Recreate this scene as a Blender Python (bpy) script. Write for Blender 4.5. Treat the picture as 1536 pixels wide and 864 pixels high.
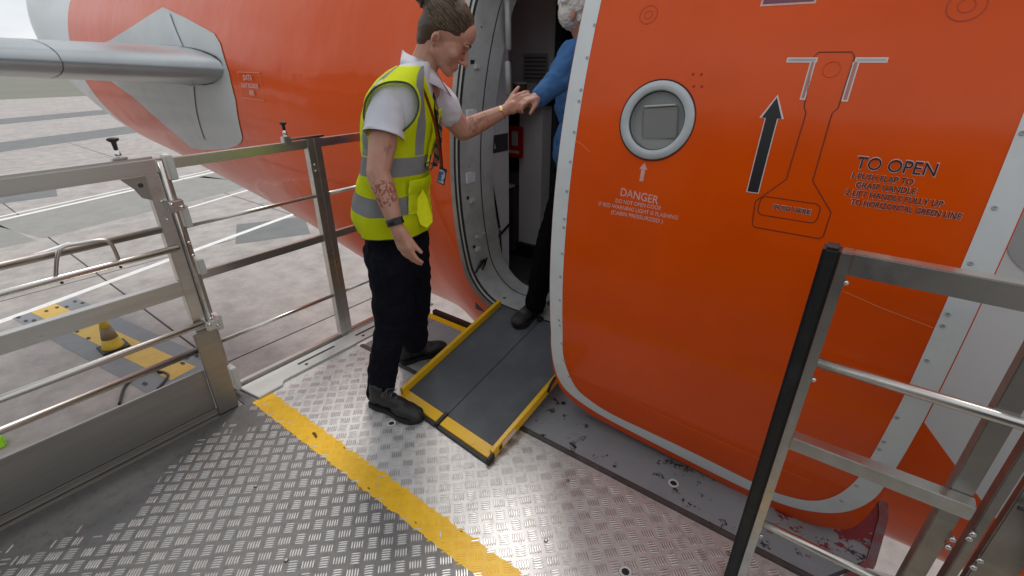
import bpy, bmesh, math, random
import numpy as np
from mathutils import Vector, Matrix, Quaternion
random.seed(4); np.random.seed(4)
S = bpy.context.scene
C = bpy.context.collection
for o in list(bpy.data.objects): bpy.data.objects.remove(o)
R = math.radians

# ------------------------------------------------------------------ camera
# the world: X runs along the aircraft towards its nose, Y points into it, the deck is z = 0
PITCH = 0.4478; CAMZ = 1.45
RX, RY = 0.79910, 0.60120                       # camera right in the deck plane
cd = bpy.data.cameras.new('camera'); cam = bpy.data.objects.new('camera', cd); C.objects.link(cam)
cd.sensor_width = 36; cd.lens = 712 / 1536 * 36; cd.clip_start = .05; cd.clip_end = 3000
cam.location = (0, 0, CAMZ); cam.rotation_euler = (math.pi/2 - PITCH, 0, math.atan2(RY, RX))
S.camera = cam

# ------------------------------------------------------------------ sky, sun, exposure
w = bpy.data.worlds.new('World'); S.world = w; w.use_nodes = True
SUN_EL, SUN_AZ = R(57), R(325)
nt = w.node_tree; bg = nt.nodes['Background']
sky = nt.nodes.new('ShaderNodeTexSky'); sky.sky_type = 'NISHITA'; sky.sun_disc = False
sky.sun_elevation = SUN_EL; sky.sun_rotation = SUN_AZ
hs = nt.nodes.new('ShaderNodeHueSaturation'); hs.inputs['Saturation'].default_value = .25
tc = nt.nodes.new('ShaderNodeTexCoord'); mp = nt.nodes.new('ShaderNodeMapping'); mp.inputs['Scale'].default_value = (1, 1, 2.2)
nz = nt.nodes.new('ShaderNodeTexNoise'); nz.inputs['Scale'].default_value = 1.7; nz.inputs['Detail'].default_value = 5
cr = nt.nodes.new('ShaderNodeValToRGB'); cr.color_ramp.elements[0].position = .38; cr.color_ramp.elements[1].position = .68
cr.color_ramp.elements[0].color = (4.2, 4.6, 5.1, 1); cr.color_ramp.elements[1].color = (11., 11.1, 11.2, 1)
mx = nt.nodes.new('ShaderNodeMix'); mx.data_type = 'RGBA'; mx.inputs[0].default_value = .82
L = nt.links.new
L(tc.outputs['Generated'], mp.inputs['Vector']); L(mp.outputs[0], nz.inputs['Vector']); L(nz.outputs['Fac'], cr.inputs[0])
L(sky.outputs[0], hs.inputs['Color']); L(hs.outputs[0], mx.inputs[6]); L(cr.outputs[0], mx.inputs[7])
L(mx.outputs[2], bg.inputs['Color']); bg.inputs['Strength'].default_value = .10
sd = bpy.data.lights.new('sun', 'SUN'); sd.energy = 1.15; sd.angle = R(15); sd.color = (1, .965, .91)
sun = bpy.data.objects.new('sun', sd); C.objects.link(sun)
# the sun stands behind thin cloud above the aircraft, ahead and to the left of the viewer
dv = Vector((math.cos(SUN_EL) * math.sin(SUN_AZ), math.cos(SUN_EL) * math.cos(SUN_AZ), math.sin(SUN_EL)))
sun.rotation_euler = dv.to_track_quat('Z', 'Y').to_euler(); sun.location = (2, -4, 8)
S.view_settings.view_transform = 'Standard'; S.view_settings.look = 'None'; S.view_settings.exposure = 0.32; S.view_settings.gamma = 1
S.render.engine = 'CYCLES'

# ------------------------------------------------------------------ helpers: materials
def mat(name, base, rough=.5, metal=0., noise=None, bump=None, coat=0., spec=None, rrange=None, stretch=(1, 1, 1), trans=0.):
    m = bpy.data.materials.new(name); m.use_nodes = True; n = m.node_tree; b = n.nodes['Principled BSDF']
    b.inputs['Base Color'].default_value = (*base, 1); b.inputs['Roughness'].default_value = rough; b.inputs['Metallic'].default_value = metal
    if coat: b.inputs['Coat Weight'].default_value = coat; b.inputs['Coat Roughness'].default_value = .13
    if spec is not None: b.inputs['Specular IOR Level'].default_value = spec
    if trans: b.inputs['Transmission Weight'].default_value = trans
    t = n.nodes.new('ShaderNodeTexCoord'); mpn = n.nodes.new('ShaderNodeMapping'); mpn.inputs['Scale'].default_value = stretch
    n.links.new(t.outputs['Object'], mpn.inputs['Vector'])
    if noise:
        sc, c2, lo, hi = noise
        x = n.nodes.new('ShaderNodeTexNoise'); x.inputs['Scale'].default_value = sc; x.inputs['Detail'].default_value = 8; x.inputs['Roughness'].default_value = .62
        n.links.new(mpn.outputs[0], x.inputs['Vector'])
        r = n.nodes.new('ShaderNodeValToRGB'); r.color_ramp.elements[0].position = lo; r.color_ramp.elements[1].position = hi
        r.color_ramp.elements[0].color = (*base, 1); r.color_ramp.elements[1].color = (*c2, 1)
        n.links.new(x.outputs['Fac'], r.inputs[0]); n.links.new(r.outputs[0], b.inputs['Base Color'])
        if rrange:
            q = n.nodes.new('ShaderNodeMapRange'); q.inputs['From Min'].default_value = .3; q.inputs['From Max'].default_value = .7
            q.inputs['To Min'].default_value = rrange[0]; q.inputs['To Max'].default_value = rrange[1]
            n.links.new(x.outputs['Fac'], q.inputs['Value']); n.links.new(q.outputs[0], b.inputs['Roughness'])
    if bump:
        sc, st, di = bump
        x = n.nodes.new('ShaderNodeTexNoise'); x.inputs['Scale'].default_value = sc; x.inputs['Detail'].default_value = 4
        n.links.new(mpn.outputs[0], x.inputs['Vector'])
        u = n.nodes.new('ShaderNodeBump'); u.inputs['Strength'].default_value = st; u.inputs['Distance'].default_value = di
        n.links.new(x.outputs['Fac'], u.inputs['Height']); n.links.new(u.outputs[0], b.inputs['Normal'])
        if coat: n.links.new(u.outputs[0], b.inputs['Coat Normal'])
    return m
def nd(m, kind, **kw):
    x = m.node_tree.nodes.new(kind)
    for k, v in kw.items(): x.inputs[k].default_value = v
    return x
def lk(m, a, b): m.node_tree.links.new(a, b)

ORANGE = (.78, .087, .001)
M = {}
M['orange'] = mat('orange_paint', ORANGE, .32, 0, noise=(3., (.69, .073, .001), .35, .75), bump=(1.3, .3, .02), coat=.4, spec=.1)
M['white_paint'] = mat('white_paint', (.70, .73, .73), .42, 0, noise=(9, (.60, .62, .61), .5, .8))
M['grey_panel'] = mat('grey_panel', (.50, .53, .52), .4, 0, noise=(2.5, (.43, .46, .455), .4, .7), bump=(2, .2, .01), coat=.3)
M['wing'] = mat('wing_metal', (.42, .45, .46), .3, .55, noise=(1.5, (.33, .35, .36), .4, .7), bump=(1.5, .15, .01))
M['steel'] = mat('stainless_steel', (.66, .64, .60), .3, 1., noise=(14, (.52, .50, .465), .4, .75), rrange=(.24, .42), stretch=(1, .12, 1), bump=(60, .04, .002))
M['steel_dull'] = mat('brushed_steel_sheet', (.40, .38, .355), .4, 1., noise=(5, (.30, .285, .265), .35, .75), rrange=(.33, .52), stretch=(3, .3, 3), bump=(60, .05, .002))
M['chrome'] = mat('bright_bolt_steel', (.7, .69, .67), .2, 1.)
M['black'] = mat('black_rubber', (.012, .012, .013), .5, noise=(20, (.03, .03, .03), .5, .8), bump=(60, .1, .003))
M['dark'] = mat('dark_seal', (.03, .03, .032), .6, noise=(12, (.05, .05, .05), .4, .7))
M['nylon'] = mat('white_nylon', (.60, .60, .57), .5, noise=(10, (.50, .49, .45), .5, .8))
M['yellow'] = mat('yellow_enamel', (.80, .46, .006), .35, noise=(30, (.62, .32, .006), .56, .8), coat=.3)
M['decal_black'] = mat('black_lettering', (.012, .012, .015), .45)
M['decal_pink'] = mat('pale_lettering', (.72, .42, .38), .4, noise=(60, (.66, .30, .24), .4, .8), coat=.5)
M['decal_white'] = mat('white_lettering', (.75, .62, .58), .4, noise=(60, (.68, .45, .40), .5, .9), coat=.5)
M['seam'] = mat('dark_seam', (.09, .012, .004), .6)
M['frame_grey'] = mat('frame_grey', (.45, .465, .46), .45, noise=(9, (.33, .34, .335), .45, .75), bump=(20, .1, .004))
M['cabin_grey'] = mat('cabin_grey', (.84, .85, .87), .5, noise=(5, (.77, .78, .81), .4, .7))
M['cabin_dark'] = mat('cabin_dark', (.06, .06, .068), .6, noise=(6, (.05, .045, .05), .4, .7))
M['red'] = mat('red_plastic', (.50, .015, .02), .4, noise=(14, (.38, .01, .015), .4, .7))
M['glass'] = mat('window_glass', (.20, .21, .205), .05, 0, spec=.9, coat=1.)

# ------------------------------------------------------------------ helpers: objects and meshes
def tag(o, label=None, cat=None, group=None, kind=None):
    if label: o['label'] = label
    if cat: o['category'] = cat
    if group: o['group'] = group
    if kind: o['kind'] = kind
    return o
def thing(name, loc, label, cat, group=None):
    o = bpy.data.objects.new(name, None); C.objects.link(o); o.location = loc; o.empty_display_size = .1
    return tag(o, label, cat, group)
def wloc(o):
    v = Vector((0, 0, 0))
    while o is not None: v += Vector(o.location); o = o.parent
    return v
def obj(name, bm, m, parent=None, smooth=False, loc=None):
    """link a bmesh given in world coordinates as one object"""
    me = bpy.data.meshes.new(name)
    base = wloc(parent) if parent is not None else Vector(loc or (0, 0, 0))
    if isinstance(bm, bmesh.types.BMesh):
        bmesh.ops.translate(bm, verts=bm.verts, vec=-base); bm.to_mesh(me); bm.free()
    else:
        me.from_pydata([tuple(Vector(v) - base) for v in bm[0]], [], bm[1]); me.update()
    for mm in (m if isinstance(m, (list, tuple)) else [m]): me.materials.append(mm)
    if smooth: me.shade_smooth()
    o = bpy.data.objects.new(name, me); C.objects.link(o)
    if parent is not None: o.parent = parent
    else: o.location = base
    return o
def box(bm, c, s, rot=None, bev=0.):
    r = bmesh.ops.create_cube(bm, size=1)['verts']
    mt = Matrix.Diagonal((*s, 1))
    if rot is not None: mt = rot.to_4x4() @ mt
    bmesh.ops.transform(bm, matrix=Matrix.Translation(c) @ mt, verts=r)
    if bev:
        ed = list({e for v in r for e in v.link_edges})
        bmesh.ops.bevel(bm, geom=ed, offset=bev, segments=2, affect='EDGES', clamp_overlap=True)
    return r
def bb(bm, x0, x1, y0, y1, z0, z1, bev=0.):
    return box(bm, ((x0+x1)/2, (y0+y1)/2, (z0+z1)/2), (abs(x1-x0), abs(y1-y0), abs(z1-z0)), None, bev)
def frame_of(d):
    d = Vector(d).normalized(); a = Vector((0, 0, 1)) if abs(d.z) < .9 else Vector((0, 1, 0))
    u = d.cross(a).normalized(); return u, u.cross(d).normalized()
def tube(bm, pts, r, n=14, caps=True, closed=False):
    pts = [Vector(p) for p in pts]; N = len(pts); rs = r if isinstance(r, (list, tuple)) else [r]*N
    rings = []; u = None
    for i, p in enumerate(pts):
        a = pts[(i-1) % N] if (i or closed) else p; b = pts[(i+1) % N] if (i < N-1 or closed) else p
        d = (b - a).normalized()
        if u is None: u, _ = frame_of(d)
        u = (u - d * u.dot(d)).normalized(); v = d.cross(u)
        rings.append([bm.verts.new(p + (u*math.cos(t*2*math.pi/n) + v*math.sin(t*2*math.pi/n)) * rs[i]) for t in range(n)])
    for i in range(N if closed else N-1):
        A, B = rings[i], rings[(i+1) % N]
        for t in range(n): bm.faces.new((A[t], A[(t+1) % n], B[(t+1) % n], B[t])).smooth = True
    if caps and not closed:
        bm.faces.new(rings[0][::-1]); bm.faces.new(rings[-1])
def smoothpath(pts, k=6, closed=False):
    P = [np.array(p, float) for p in pts]; out = []; n = len(P)
    for i in range(n if closed else n-1):
        p0 = P[(i-1) % n] if closed or i else P[0]; p1 = P[i]; p2 = P[(i+1) % n]
        p3 = P[(i+2) % n] if closed or i < n-2 else P[-1]
        for j in range(k):
            t = j/k; out.append(tuple(.5*((2*p1)+(-p0+p2)*t+(2*p0-5*p1+4*p2-p3)*t*t+(-p0+3*p1-3*p2+p3)*t**3)))
    if not closed: out.append(tuple(P[-1]))
    return out
def lathe(bm, prof, origin, axis, n=24):
    u, v = frame_of(axis); d = Vector(axis).normalized(); o = Vector(origin); rings = []
    for r, h in prof: rings.append([bm.verts.new(o + d*h + (u*math.cos(2*math.pi*t/n) + v*math.sin(2*math.pi*t/n))*max(r, 1e-5)) for t in range(n)])
    for A, B in zip(rings[:-1], rings[1:]):
        for t in range(n): bm.faces.new((A[t], A[(t+1) % n], B[(t+1) % n], B[t])).smooth = True
    bm.faces.new(rings[-1]); bm.faces.new(rings[0][::-1])
def quadbox(bm, P, t):
    """slab from a planar polygon P, thickness vector t"""
    a = [bm.verts.new(Vector(p)) for p in P]; b = [bm.verts.new(Vector(p)+Vector(t)) for p in P]; n = len(P)
    bm.faces.new(a[::-1]); bm.faces.new(b)
    for i in range(n): bm.faces.new((a[i], a[(i+1) % n], b[(i+1) % n], b[i]))
def NB(): return bmesh.new()
def CF(x, y, z): return Vector((x*RX - y*RY, x*RY + y*RX, z))        # right, ahead, up of the standing point -> world
# ------------------------------------------------------------------ apron, far ground
GZ = -3.3
m = mat('apron_concrete', (.44, .41, .39), .85, noise=(.35, (.38, .35, .335), .3, .7), bump=(8, .25, .01))
n = m.node_tree; b_ = n.nodes['Principled BSDF']; src = b_.inputs['Base Color'].links[0].from_socket
x1 = nd(m, 'ShaderNodeTexNoise', Scale=2.2, Detail=12., Roughness=.7); x2 = nd(m, 'ShaderNodeMix'); x2.data_type = 'RGBA'; x2.blend_type = 'MULTIPLY'; x2.inputs[0].default_value = .75
g = nd(m, 'ShaderNodeNewGeometry'); lk(m, g.outputs['Position'], x1.inputs['Vector'])
r_ = nd(m, 'ShaderNodeValToRGB'); r_.color_ramp.elements[0].position = .3; r_.color_ramp.elements[1].position = .62
r_.color_ramp.elements[0].color = (.62, .61, .60, 1); r_.color_ramp.elements[1].color = (1.12, 1.1, 1.08, 1)
lk(m, x1.outputs['Fac'], r_.inputs[0]); lk(m, src, x2.inputs[6]); lk(m, r_.outputs[0], x2.inputs[7]); lk(m, x2.outputs[2], b_.inputs['Base Color'])
M['apron'] = m
M['joint'] = mat('joint_sealant', (.07, .065, .06), .8)
M['grass'] = mat('airfield_grass', (.17, .17, .13), .9, noise=(.08, (.20, .195, .16), .3, .7))
M['asphalt'] = mat('asphalt', (.15, .155, .155), .8, noise=(1.2, (.20, .20, .20), .3, .7))
M['line'] = mat('white_line_paint', (.82, .81, .79), .7, noise=(6, (.68, .66, .63), .5, .75))
M['greyline'] = mat('grey_apron_paint', (.22, .225, .235), .7, noise=(3, (.25, .26, .27), .35, .7))
M['yellowline'] = mat('yellow_apron_paint', (.68, .45, .11), .7, noise=(4, (.60, .38, .085), .4, .75))
bm = NB(); bb(bm, -900, 900, -900, 900, GZ-.6, GZ-.03)
tag(obj('apron_ground', bm, M['joint']), kind='structure')
bm = NB(); bb(bm, -900, -95, -700, 900, GZ-.029, GZ-.012)
tag(obj('grass_field', bm, M['grass']), kind='structure')
# concrete slabs, each a piece of the apron, laid with open joints
pav = obj('apron_pavement', (lambda b: (bb(b, -94.9, 60, -80, 110, GZ-.025, GZ-.014), b)[1])(NB()), M['joint']); tag(pav, kind='structure')
slab_me = None; sx, sy = 6.35, 5.6
for i in range(-6, 3):
    for j in range(-2, 5):
        x0 = -8.11 + i*sx; y0 = -3.2 + j*sy
        if slab_me is None:
            bm = NB(); box(bm, (0, 0, 0), (sx-.035, sy-.035, .012), None, .004)
            me = bpy.data.meshes.new('slab'); bm.to_mesh(me); bm.free(); me.materials.append(M['apron']); slab_me = me
        o = bpy.data.objects.new('slab', slab_me); C.objects.link(o); o.parent = pav
        o.location = (x0+sx/2, y0+sy/2, GZ-.006-random.random()*.001)
bm = NB()
bb(bm, -94.9, -8.11-6*sx-.02, -80, 110, GZ-.012, GZ-.001); bb(bm, -8.11-6*sx, 60, -80, -3.2-2*sy, GZ-.012, GZ-.0012); bb(bm, -8.11-6*sx, 60, -3.2+5*sy, 110, GZ-.012, GZ-.0014)
obj('outer_concrete', bm, M['apron'], pav)
def strip(name, pts, wd, m, z=GZ+.004, par=None):
    bm = NB(); P = [Vector((*p, 0)) for p in pts]
    for a, b in zip(P[:-1], P[1:]):
        t = (b-a).normalized(); q = Vector((-t.y, t.x, 0))*wd/2
        quadbox(bm, [(a-q)+Vector((0, 0, z-.003)), (b-q)+Vector((0, 0, z-.003)), (b+q)+Vector((0, 0, z-.003)), (a+q)+Vector((0, 0, z-.003))], (0, 0, .003))
    return tag(obj(name, bm, m), kind='structure')
strip('white_marking', [(-12.8, -1.2), (-13.36, .95), (-14.34, 4.3), (-15.9, 9.8)], .20, M['line'])
strip('white_marking', [(-17.2, -1), (-17.4, 1.5), (-17.95, 2.65)], .14, M['line'], GZ+.0045)
strip('white_marking', [(-18.9, 5.6), (-20.2, 9.4)], .15, M['line'])
strip('white_marking', [(-21.6, -4), (-22.5, 1.9), (-24.64, 9.24), (-25.8, 13.2)], 0.22, M['line'])
strip('white_marking', [(-22.1, -4), (-23.0, 1.9), (-25.14, 9.24), (-26.3, 13.2)], .14, M['line'])
strip('grey_marking', [(-20.1, -4), (-20.8, 1.9), (-22.4, 9.24), (-23.9, 13.2)], 3.6, mat('pale_grey_paint', (.26, .255, .24), .8, noise=(2, (.31, .30, .28), .35, .7)), GZ+.0015)
strip('dark_patch', [(-29.6, -4), (-27.2, 1.0), (-26.6, 4.2)], 3.4, M['asphalt'], GZ+.003)
strip('dark_patch', [(-14.9, 5.9), (-14.0, 7.7)], 2.0, M['asphalt'], GZ+.003)
strip('dark_patch', [(-37, -10), (-42, 3.7), (-48, 18)], 4.2, M['asphalt'])
strip('dark_patch', [(-53, -14), (-60, 6), (-66, 22)], 5., M['asphalt'])
# underground service strip with its cone
strip('grey_marking', [(-13.3, 1.16), (-7.9, 1.95)], 1.06, M['greyline'], GZ+.0055)
strip('yellow_marking', [(-13.3, 1.13), (-8.35, 1.93)], .42, M['yellowline'], GZ+.0085)
bm = NB()
for k in range(26):
    t = random.choice([random.random()*.12, random.random()*.1+.88, random.random()]); x = -13.3+t*4.9; y = 1.16+t*.8+random.uniform(-.55, .55)
    quadbox(bm, [(x+.07*math.cos(a), y+.035*math.sin(a), GZ+.0095) for a in [q*math.pi/3+random.random()*.4 for q in range(6)]], (0, 0, .002))
tag(obj('rubber_marks', bm, M['black']), kind='structure')
bm = NB(); tube(bm, smoothpath([(-8.25, 1.0, GZ+.02), (-8.75, 1.25, GZ+.02), (-8.85, 1.6, GZ+.02), (-8.5, 1.75, GZ+.02), (-8.2, 1.5, GZ+.02)], 8), .02, 8)
tag(obj('cable', bm, M['black'], loc=(-8.5, 1.4, GZ)), 'black cable loop lying on the concrete by the yellow strip end', 'cable')
cone = thing('traffic_cone', (-10.25, 1.50, GZ), 'faded yellow traffic cone with grey sleeve on the painted strip below', 'traffic cone')
M['cone'] = mat('cone_yellow', (.62, .42, .03), .55, noise=(9, (.45, .30, .03), .4, .8)); M['cone_grey'] = mat('cone_sleeve', (.22, .17, .10), .5)
bm = NB(); lathe(bm, [(.175, .03), (.165, .06), (.125, .22)], cone.location, (0, 0, 1), 24); obj('cone_body', bm, M['cone'], cone)
bm = NB(); lathe(bm, [(.082, .44), (.05, .60), (.03, .66), (.02, .67)], cone.location, (0, 0, 1), 24); obj('cone_tip', bm, M['cone'], cone)
bm = NB(); lathe(bm, [(.126, .215), (.084, .445)], cone.location, (0, 0, 1), 24); obj('reflective_sleeve', bm, M['cone_grey'], cone)
bm = NB(); box(bm, (-10.25, 1.50, GZ+.02), (.42, .42, .035), None, .012); obj('base', bm, M['black'], cone)
# a made-up lime block for an unidentified green thing at the very edge of the view
bm = NB(); quadbox(bm, [(-5.75, .02, GZ), (-5.45, .02, GZ), (-5.5, .02, GZ+.17), (-5.64, .02, GZ+.2)], (0, .32, 0)); bmesh.ops.bevel(bm, geom=bm.edges[:], offset=.03, segments=3, affect='EDGES')
M['lime'] = mat('lime_plastic', (.35, .75, .02), .5, noise=(10, (.28, .6, .02), .4, .7))
bmesh.ops.translate(bm, verts=bm.verts, vec=(-2.98, -.55, 0))
tag(obj('lime_block', bm, M['lime'], loc=(-8.6, -.4, GZ)), 'small lime-green block on the concrete at the left edge of the view', 'block')

# ------------------------------------------------------------------ aircraft
air = thing('aircraft', (-1.2, 4.05, GZ), 'orange and white airliner at the boarding platform with its rear door swung open', 'aircraft')
FX = np.array([-14.5, -14.0, -13.0, -11.0, -9.0, -7.0, -5.0, -3.5, -2.5, -1.5, 4.5])
FR = np.array([0.49, 0.979, 1.399, 1.573, 1.668, 1.78, 1.9, 2.02, 2.07, 2.228, 2.228])
FZ = np.array([2.033, 2.033, 2.033, 1.562, 1.416, 1.296, 1.173, 1.045, 1.025, 0.823, 0.823])
def herm(x, ys):
    x = min(x, -1.5); mm = np.gradient(ys, FX); mm[-1] = mm[-2] = 0; i = np.clip(np.searchsorted(FX, x)-1, 0, len(FX)-2); h = FX[i+1]-FX[i]; t = (x-FX[i])/h
    return (2*t**3-3*t**2+1)*ys[i]+(t**3-2*t**2+t)*h*mm[i]+(-2*t**3+3*t**2)*ys[i+1]+(t**3-t**2)*h*mm[i+1]
YC = 4.048
def fus(x, a, off=0.):                        # a = 0 faces the platform
    r = float(herm(x, FR))+off; z = float(herm(x, FZ)); return Vector((x, YC-r*math.cos(a), z+r*math.sin(a)))
def fus_xz(x, z, off=0.):
    r = float(herm(x, FR))+off; zc = float(herm(x, FZ)); k = r*r-(z-zc)**2
    return Vector((x, YC-math.sqrt(max(k, 1e-6)), z))
def fus_ang(x, z): return math.asin(max(-1, min(1, (z-float(herm(x, FZ)))/float(herm(x, FR)))))

# livery: orange ahead and around the door, white nose-wards of a slanting line, white tail cone
m = mat('livery_paint', ORANGE, .28, 0, bump=(.9, .5, .06), coat=1.); M['livery'] = m; m.node_tree.nodes['Principled BSDF'].inputs['Coat Weight'].default_value = .22; m.node_tree.nodes['Principled BSDF'].inputs['Coat Roughness'].default_value = .05; m.node_tree.nodes['Principled BSDF'].inputs['Specular IOR Level'].default_value = .1
geo = nd(m, 'ShaderNodeNewGeometry'); sp = nd(m, 'ShaderNodeSeparateXYZ'); lk(m, geo.outputs['Position'], sp.inputs[0])
def mth(m, op, a, b=None):
    q = m.node_tree.nodes.new('ShaderNodeMath'); q.operation = op
    for i, v in enumerate((a, b)):
        if v is None: continue
        if isinstance(v, (int, float)): q.inputs[i].default_value = v
        else: lk(m, v, q.inputs[i])
    return q.outputs[0]
slant = mth(m, 'ADD', sp.outputs[2], mth(m, 'MULTIPLY', sp.outputs[0], 1.16))         # z + 1.16 x
fwd_white = mth(m, 'MULTIPLY', mth(m, 'GREATER_THAN', slant, .325+1.16*.367), mth(m, 'GREATER_THAN', sp.outputs[0], .2))
tail_white = mth(m, 'LESS_THAN', sp.outputs[0], -10.25)
wm = mth(m, 'MAXIMUM', fwd_white, tail_white)
no = nd(m, 'ShaderNodeTexNoise', Scale=1.2, Detail=5.); lk(m, geo.outputs['Position'], no.inputs['Vector'])
oc = nd(m, 'ShaderNodeMix'); oc.data_type = 'RGBA'; oc.inputs[6].default_value = (.80, .094, .001, 1); oc.inputs[7].default_value = (.68, .075, .001, 1); lk(m, no.outputs['Fac'], oc.inputs[0])
lm = nd(m, 'ShaderNodeMix'); lm.data_type = 'RGBA'; lm.inputs[7].default_value = (.66, .70, .70, 1); lk(m, wm, lm.inputs[0]); lk(m, oc.outputs[2], lm.inputs[6])
lk(m, lm.outputs[2], m.node_tree.nodes['Principled BSDF'].inputs['Base Color'])

def grid_skin(bm, X, A, f, skip=None):
    V = [[bm.verts.new(f(x, a)) for a in A] for x in X]
    for i in range(len(X)-1):
        for j in range(len(A)-1):
            if skip and skip(i, j): continue
            bm.faces.new((V[i][j], V[i+1][j], V[i+1][j+1], V[i][j+1])).smooth = True
    return V
HX0, HX1, HZ0, HZ1, HR = -1.795, -.70, .10, 1.95, .23          # door opening
bx0, bx1 = -2.05, -.45; ba0, ba1 = fus_ang(-1., -.15), fus_ang(-1., 2.2)
Xs = list(np.concatenate([np.linspace(-14.5, -2.3, 74), np.linspace(-2.05, -.45, 17), np.linspace(-.2, 4.5, 20)]))
As = list(np.linspace(-math.pi*.999, ba0, 34)[:-1])+list(np.linspace(ba0, ba1, 25))+list(np.linspace(ba1, math.pi*.999, 34)[1:])
ia = [i for i, x in enumerate(Xs) if bx0-1e-6 <= x <= bx1+1e-6]; ja = [j for j, a in enumerate(As) if ba0-1e-6 <= a <= ba1+1e-6]
bm = NB()
V = grid_skin(bm, Xs, As, fus, lambda i, j: ia[0] <= i < ia[-1] and ja[0] <= j < ja[-1])
# ring of faces between that rectangle and the rounded opening
per = [(i, ja[0]) for i in ia[:-1]]+[(ia[-1], j) for j in ja[:-1]]+[(i, ja[-1]) for i in ia[:0:-1]]+[(ia[0], j) for j in ja[:0:-1]]
def rr_point(x, z, x0, x1, z0, z1, r):
    """point of a rounded rectangle seen from its centre towards x, z"""
    cx, cz = (x0+x1)/2, (z0+z1)/2; dx, dz = x-cx, z-cz; hw, hh = (x1-x0)/2, (z1-z0)/2
    k = min(hw/max(abs(dx), 1e-9), hh/max(abs(dz), 1e-9)); px, pz = dx*k, dz*k
    ax, az = abs(px), abs(pz)
    if ax > hw-r and az > hh-r:
        qx, qz = hw-r, hh-r; L0 = math.hypot(dx, dz); ux, uz = abs(dx)/L0, abs(dz)/L0
        bq = ux*qx+uz*qz; cq = qx*qx+qz*qz-r*r; t = bq+math.sqrt(max(bq*bq-cq, 0)); ax, az = ux*t, uz*t
    return cx+math.copysign(ax, dx), cz+math.copysign(az, dz)
K = 6; rings = []
for k in range(K+1):
    row = []
    for (i, j) in per:
        x = Xs[i]; p = fus(x, As[j]); z = p.z
        hx, hz = rr_point((x-(bx0+bx1)/2)*(HX1-HX0)/(bx1-bx0)+(HX0+HX1)/2, (z-1.025)*(HZ1-HZ0)/2.35+(HZ0+HZ1)/2, HX0, HX1, HZ0, HZ1, HR)
        t = k/K
        row.append(V[i][j] if k == 0 else bm.verts.new(fus_xz(x*(1-t)+hx*t, z*(1-t)+hz*t)))
    rings.append(row)
for A, B in zip(rings[:-1], rings[1:]):
    for t in range(len(per)):
        bm.faces.new((A[t], A[(t+1) % len(per)], B[(t+1) % len(per)], B[t])).smooth = True
# tail cap
bm.faces.new([v for v in V[0]][::-1])
bmesh.ops.recalc_face_normals(bm, faces=bm.faces)
obj('fuselage', bm, M['livery'], air)

def wrap(bm, f, step, xstep=None):
    """cut a flat x-z mesh at regular heights and lay it onto the surface f(x, z)"""
    zs = [v.co.z for v in bm.verts]; z = math.floor(min(zs)/step)*step
    while z < max(zs):
        bmesh.ops.bisect_plane(bm, geom=bm.verts[:]+bm.edges[:]+bm.faces[:], plane_co=(0, 0, z), plane_no=(0, 0, 1)); z += step
    if xstep:
        xs_ = [v.co.x for v in bm.verts]; x = math.floor(min(xs_)/xstep)*xstep
        while x < max(xs_):
            bmesh.ops.bisect_plane(bm, geom=bm.verts[:]+bm.edges[:]+bm.faces[:], plane_co=(x, 0, 0), plane_no=(1, 0, 0)); x += xstep
    for v in bm.verts: v.co = f(v.co.x, v.co.z)
def flat(polys):
    """triangulated x-z sheet from outlines (the later ones are holes)"""
    bm = NB()
    es = []
    for P in polys:
        vs = [bm.verts.new((p[0], 0, p[1])) for p in P]
        es += [bm.edges.new((vs[i], vs[(i+1) % len(vs)])) for i in range(len(vs))]
    bmesh.ops.triangle_fill(bm, use_beauty=True, use_dissolve=False, edges=es, normal=(0, -1, 0))
    return bm
def face_out(bm, yref):
    for f in bm.faces:
        f.normal_update()
        if f.normal.y > 0: f.normal_flip()
def sheet(name, polys, f, m, parent, step=.03, xstep=None, solid=0., smooth=True):
    bm = flat(polys); wrap(bm, f, step, xstep); face_out(bm, 0)
    if solid:
        ed = [e for e in bm.edges if e.is_boundary]
        r = bmesh.ops.extrude_edge_only(bm, edges=ed); bmesh.ops.translate(bm, verts=[v for v in r['geom'] if isinstance(v, bmesh.types.BMVert)], vec=(0, solid, 0))
    for fc in bm.faces: fc.smooth = smooth and abs(fc.normal.y) > .3
    o = obj(name, bm, m, parent)
    if not solid:
        b0 = wloc(parent); ns = []; e = .004
        for v in o.data.vertices:
            x, z = v.co.x+b0.x, v.co.z+b0.z; a = f(x, z); n_ = (f(x+e, z)-a).cross(f(x, z+e)-a).normalized(); ns.append(tuple(n_ if n_.y < 0 else -n_))
        o.data.normals_split_custom_set_from_vertices(ns)
    return o
def bar_poly(a, b, wd):
    a, b = np.array(a, float), np.array(b, float); t = (b-a)/np.linalg.norm(b-a); q = np.array([-t[1], t[0]])*wd/2
    return [tuple(a-q), tuple(b-q), tuple(b+q), tuple(a+q)]
def line_mesh(pts, wd, closed=True):
    """thin band of quads along an outline, x-z"""
    bm = NB(); n = len(pts); P = [np.array(p, float) for p in pts]; I = []; O = []
    for i in range(n):
        a = P[i-1] if (i or closed) else P[i]; c = P[(i+1) % n] if (i < n-1 or closed) else P[i]
        t = (c-a)/max(np.linalg.norm(c-a), 1e-9); q = np.array([-t[1], t[0]])*wd/2
        I.append(bm.verts.new((P[i][0]-q[0], 0, P[i][1]-q[1]))); O.append(bm.verts.new((P[i][0]+q[0], 0, P[i][1]+q[1])))
    for i in range(n if closed else n-1): bm.faces.new((I[i], I[(i+1) % n], O[(i+1) % n], O[i]))
    return bm
def line_on(name, pts, wd, f, m, parent, step=.03, xstep=None, closed=True):
    bm = line_mesh(pts, wd, closed); wrap(bm, f, step, xstep); face_out(bm, 0)
    return obj(name, bm, m, parent, True)
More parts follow.
